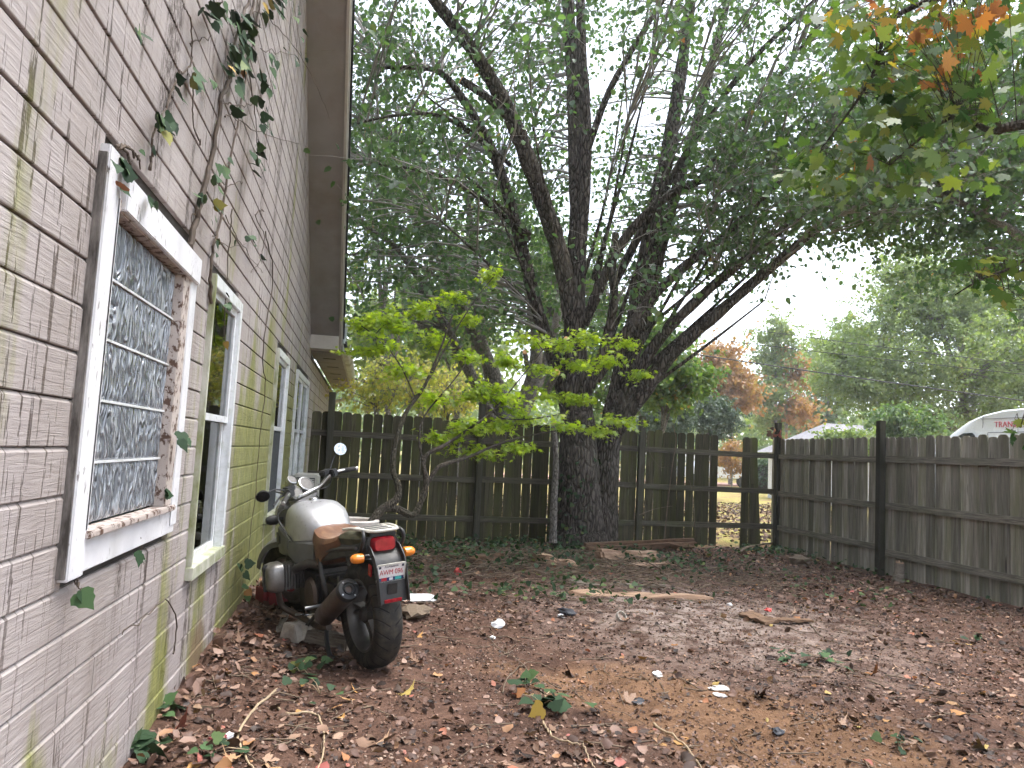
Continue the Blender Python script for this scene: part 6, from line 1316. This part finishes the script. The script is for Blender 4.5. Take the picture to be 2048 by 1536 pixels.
lump('red_scrap', 'bright red scrap standing in the ivy', 'scrap', (915, 1150), .045, 'red_flag', .9, 10, .8)
lump('red_scrap', 'small red leaf-like scrap by the planks', 'scrap', (1537, 1222), .035, 'red_flag', .5, 11, 1.3)
lump('blue_scrap', 'little blue scrap in the ivy by the fence', 'scrap', (988, 1122), .035, 'blue_scrap', .9, 12, .8)
lump('dark_scrap', 'dark crumpled plastic by the buried timber', 'scrap', (1135, 1228), .06, 'dark_rubbish', .5, 13)
lump('dark_scrap', 'dark wet leaf scrap at lower centre right', 'scrap', (1556, 1465), .032, 'dark_rubbish', .35, 14)
lump('dark_scrap', 'dark scrap on the orange clay', 'scrap', (1275, 1405), .035, 'dark_rubbish', .35, 15, 1.8)
lump('brush_clump', 'dark clump of roots by the fence corner', 'brush', (1600, 1128), .17, 'twig', .5, 16, 1.3)
lump('brush_clump', 'heap of dark leaf mould right of the rear wheel', 'brush', (830, 1232), .12, 'twig', .4, 17, 1.3)
lump('stone', 'tan flat stone on the sand patch', 'stone', (1439, 1380), .05, 'pot_rim', .25, 18, 1.6)
p = G(1240, 1240); o = MB().lathe([(.040, 0), (.047, .0), (.047, .03), (.040, .03)], 24, closed=True).build('pipe_ring', M['concrete'], loc=(p.x, p.y, p.z+.02), rot=(.9, .2, .3), smooth=True); tag(o, 'pale plastic pipe ring half sunk in the soil', 'pipe')
# ivy tufts in the foreground
def tuft(label, uv, n, sp_, s):
    p = G(*uv); t_ = tag(empty('ivy_tuft', tuple(p)), label, 'ivy', 'ivy tufts on the ground')
    for q in range(n):
        a = random.uniform(0, 6.28); r = abs(random.gauss(0, sp_)); q_ = Vector((math.cos(a)*r, math.sin(a)*r*1.3, 0)); q_.z = gz1(p.x+q_.x, p.y+q_.y)-p.z+random.uniform(.015, .07)
        d = Vector((random.gauss(0, 1), random.gauss(0, 1), random.gauss(.1, .3))).normalized(); nn = Vector((random.gauss(0, .5), random.gauss(-.3, .5), 1)); x = d.cross(nn).normalized(); z = x.cross(d); o = link('leaf', random.choice(iv_me), None, t_); sz = s*random.uniform(.7, 1.2)
        o.matrix_local = Matrix.Translation(q_) @ Matrix((x, d, z)).transposed().to_4x4() @ Matrix.Diagonal((sz, sz, sz, 1))
        if q % 3 == 0: MB().tube([(0, 0, .005), tuple(q_*.5+Vector((0, 0, .02))), tuple(q_)], [.003, .0025, .002], 5).build('stem', M['root'], t_)
tuft('glossy ivy tuft in the centre foreground', (1085, 1410), 16, .10, .085); tuft('second part of the ivy tuft just behind the centre one', (1050, 1375), 8, .07, .07)
tuft('ivy tuft at the foot of the wall in the bottom left corner', (275, 1505), 14, .08, .09); tuft('ivy tuft creeping at the wall below the rotten corner', (330, 1425), 8, .06, .07)
tuft('ivy sprig on the soil left of the rear wheel', (600, 1345), 12, .10, .06); tuft('ivy sprig trailing below the motorcycle', (640, 1390), 9, .12, .05); tuft('ivy tuft near the red plastic piece', (415, 1510), 7, .08, .06)
tuft('ivy patch in the right middle ground', (1660, 1325), 10, .12, .07); tuft('ivy patch left of the right middle one', (1570, 1320), 8, .08, .07); tuft('green tuft at the bottom edge on the right', (1800, 1500), 9, .07, .05); tuft('upright green plant at the gap in the fence', (1500, 1100), 16, .14, .11); tuft('ivy sprig by the side fence', (1960, 1285), 8, .10, .06)
# yellow leaf and leaf drift along the wall foot
V = []
N = 620; y = rng.uniform(3.2, 10.8, N); x = -.84+np.abs(rng.normal(size=N))*.22; o = scatter('wall_drift', TV(N), tfq, np.stack([x, y, gz(x, y)+rng.uniform(.005, .05, N)], 1), rvec(N)*np.array([1, 1, .4]), rvec(N, .6)+np.array([0, 0, 1.0]), rng.uniform(.035, .075, N), rng.random(N)*.6+.35, M['litter_leaf'], None, True); tag(o, 'drift of tan leaves along the foot of the house wall', 'leaf litter', kind='stuff')
# bare vines on the fence
def fvine(label, pl_, y, r=.006):
    pts = spline([onY(u, v, y) for u, v in pl_], 6); c0 = pts[0].copy(); n = len(pts); tag(MB().tube([p-c0 for p in pts], [r*(1-.6*i/n) for i in range(n)], 6).build('bare_vine', M['twig'], loc=tuple(c0), smooth=True), label, 'vine')
fvine('bare vine climbing the fence right of the big tree', [(1328, 1090), (1335, 1010), (1345, 930), (1352, 880), (1345, 850)], 11.62, .010)
fvine('second thin vine bending over the fence panel', [(1390, 1075), (1388, 1010), (1380, 965), (1372, 960)], 11.68, .006)
fvine('thin vine sagging between the fence posts', [(1296, 880), (1300, 905), (1315, 930), (1330, 935)], 11.62, .005)
fvine('thin stem slanting across the lower fence', [(1278, 1030), (1310, 1018), (1345, 1012)], 11.6, .006)
V = None
for q, (u, v) in enumerate([(1560, 868)]):
    p = onY(u-14, v, 11.85); t_ = tag(empty('dead_leaf_clump', tuple(p)), 'clump of dead leaves caught on top of the corner post', 'leaves')
    for k in range(7): o = link('leaf', random.choice(fl), None, t_, (random.gauss(0, .05), random.gauss(0, .04), random.gauss(0, .06)), (random.uniform(0, 6), random.uniform(0, 6), random.uniform(0, 6))); o.scale = (.12, .12, .12)

# ------------------------------------------------------------------ damp air
hz = MB().box(-60, 110, -40, 100, -1.2, 24).build('haze'); hz['kind'] = 'stuff'; hz['label'] = 'thin pale damp air'
t = NT('haze_air'); v_ = t.n('ShaderNodeVolumePrincipled'); v_.inputs['Color'].default_value = (.93, .96, 1.0, 1); v_.inputs['Density'].default_value = .0013; v_.inputs['Anisotropy'].default_value = .3
t.put(t.out.inputs['Volume'], v_.outputs[0]); hz.data.materials.append(t.m)
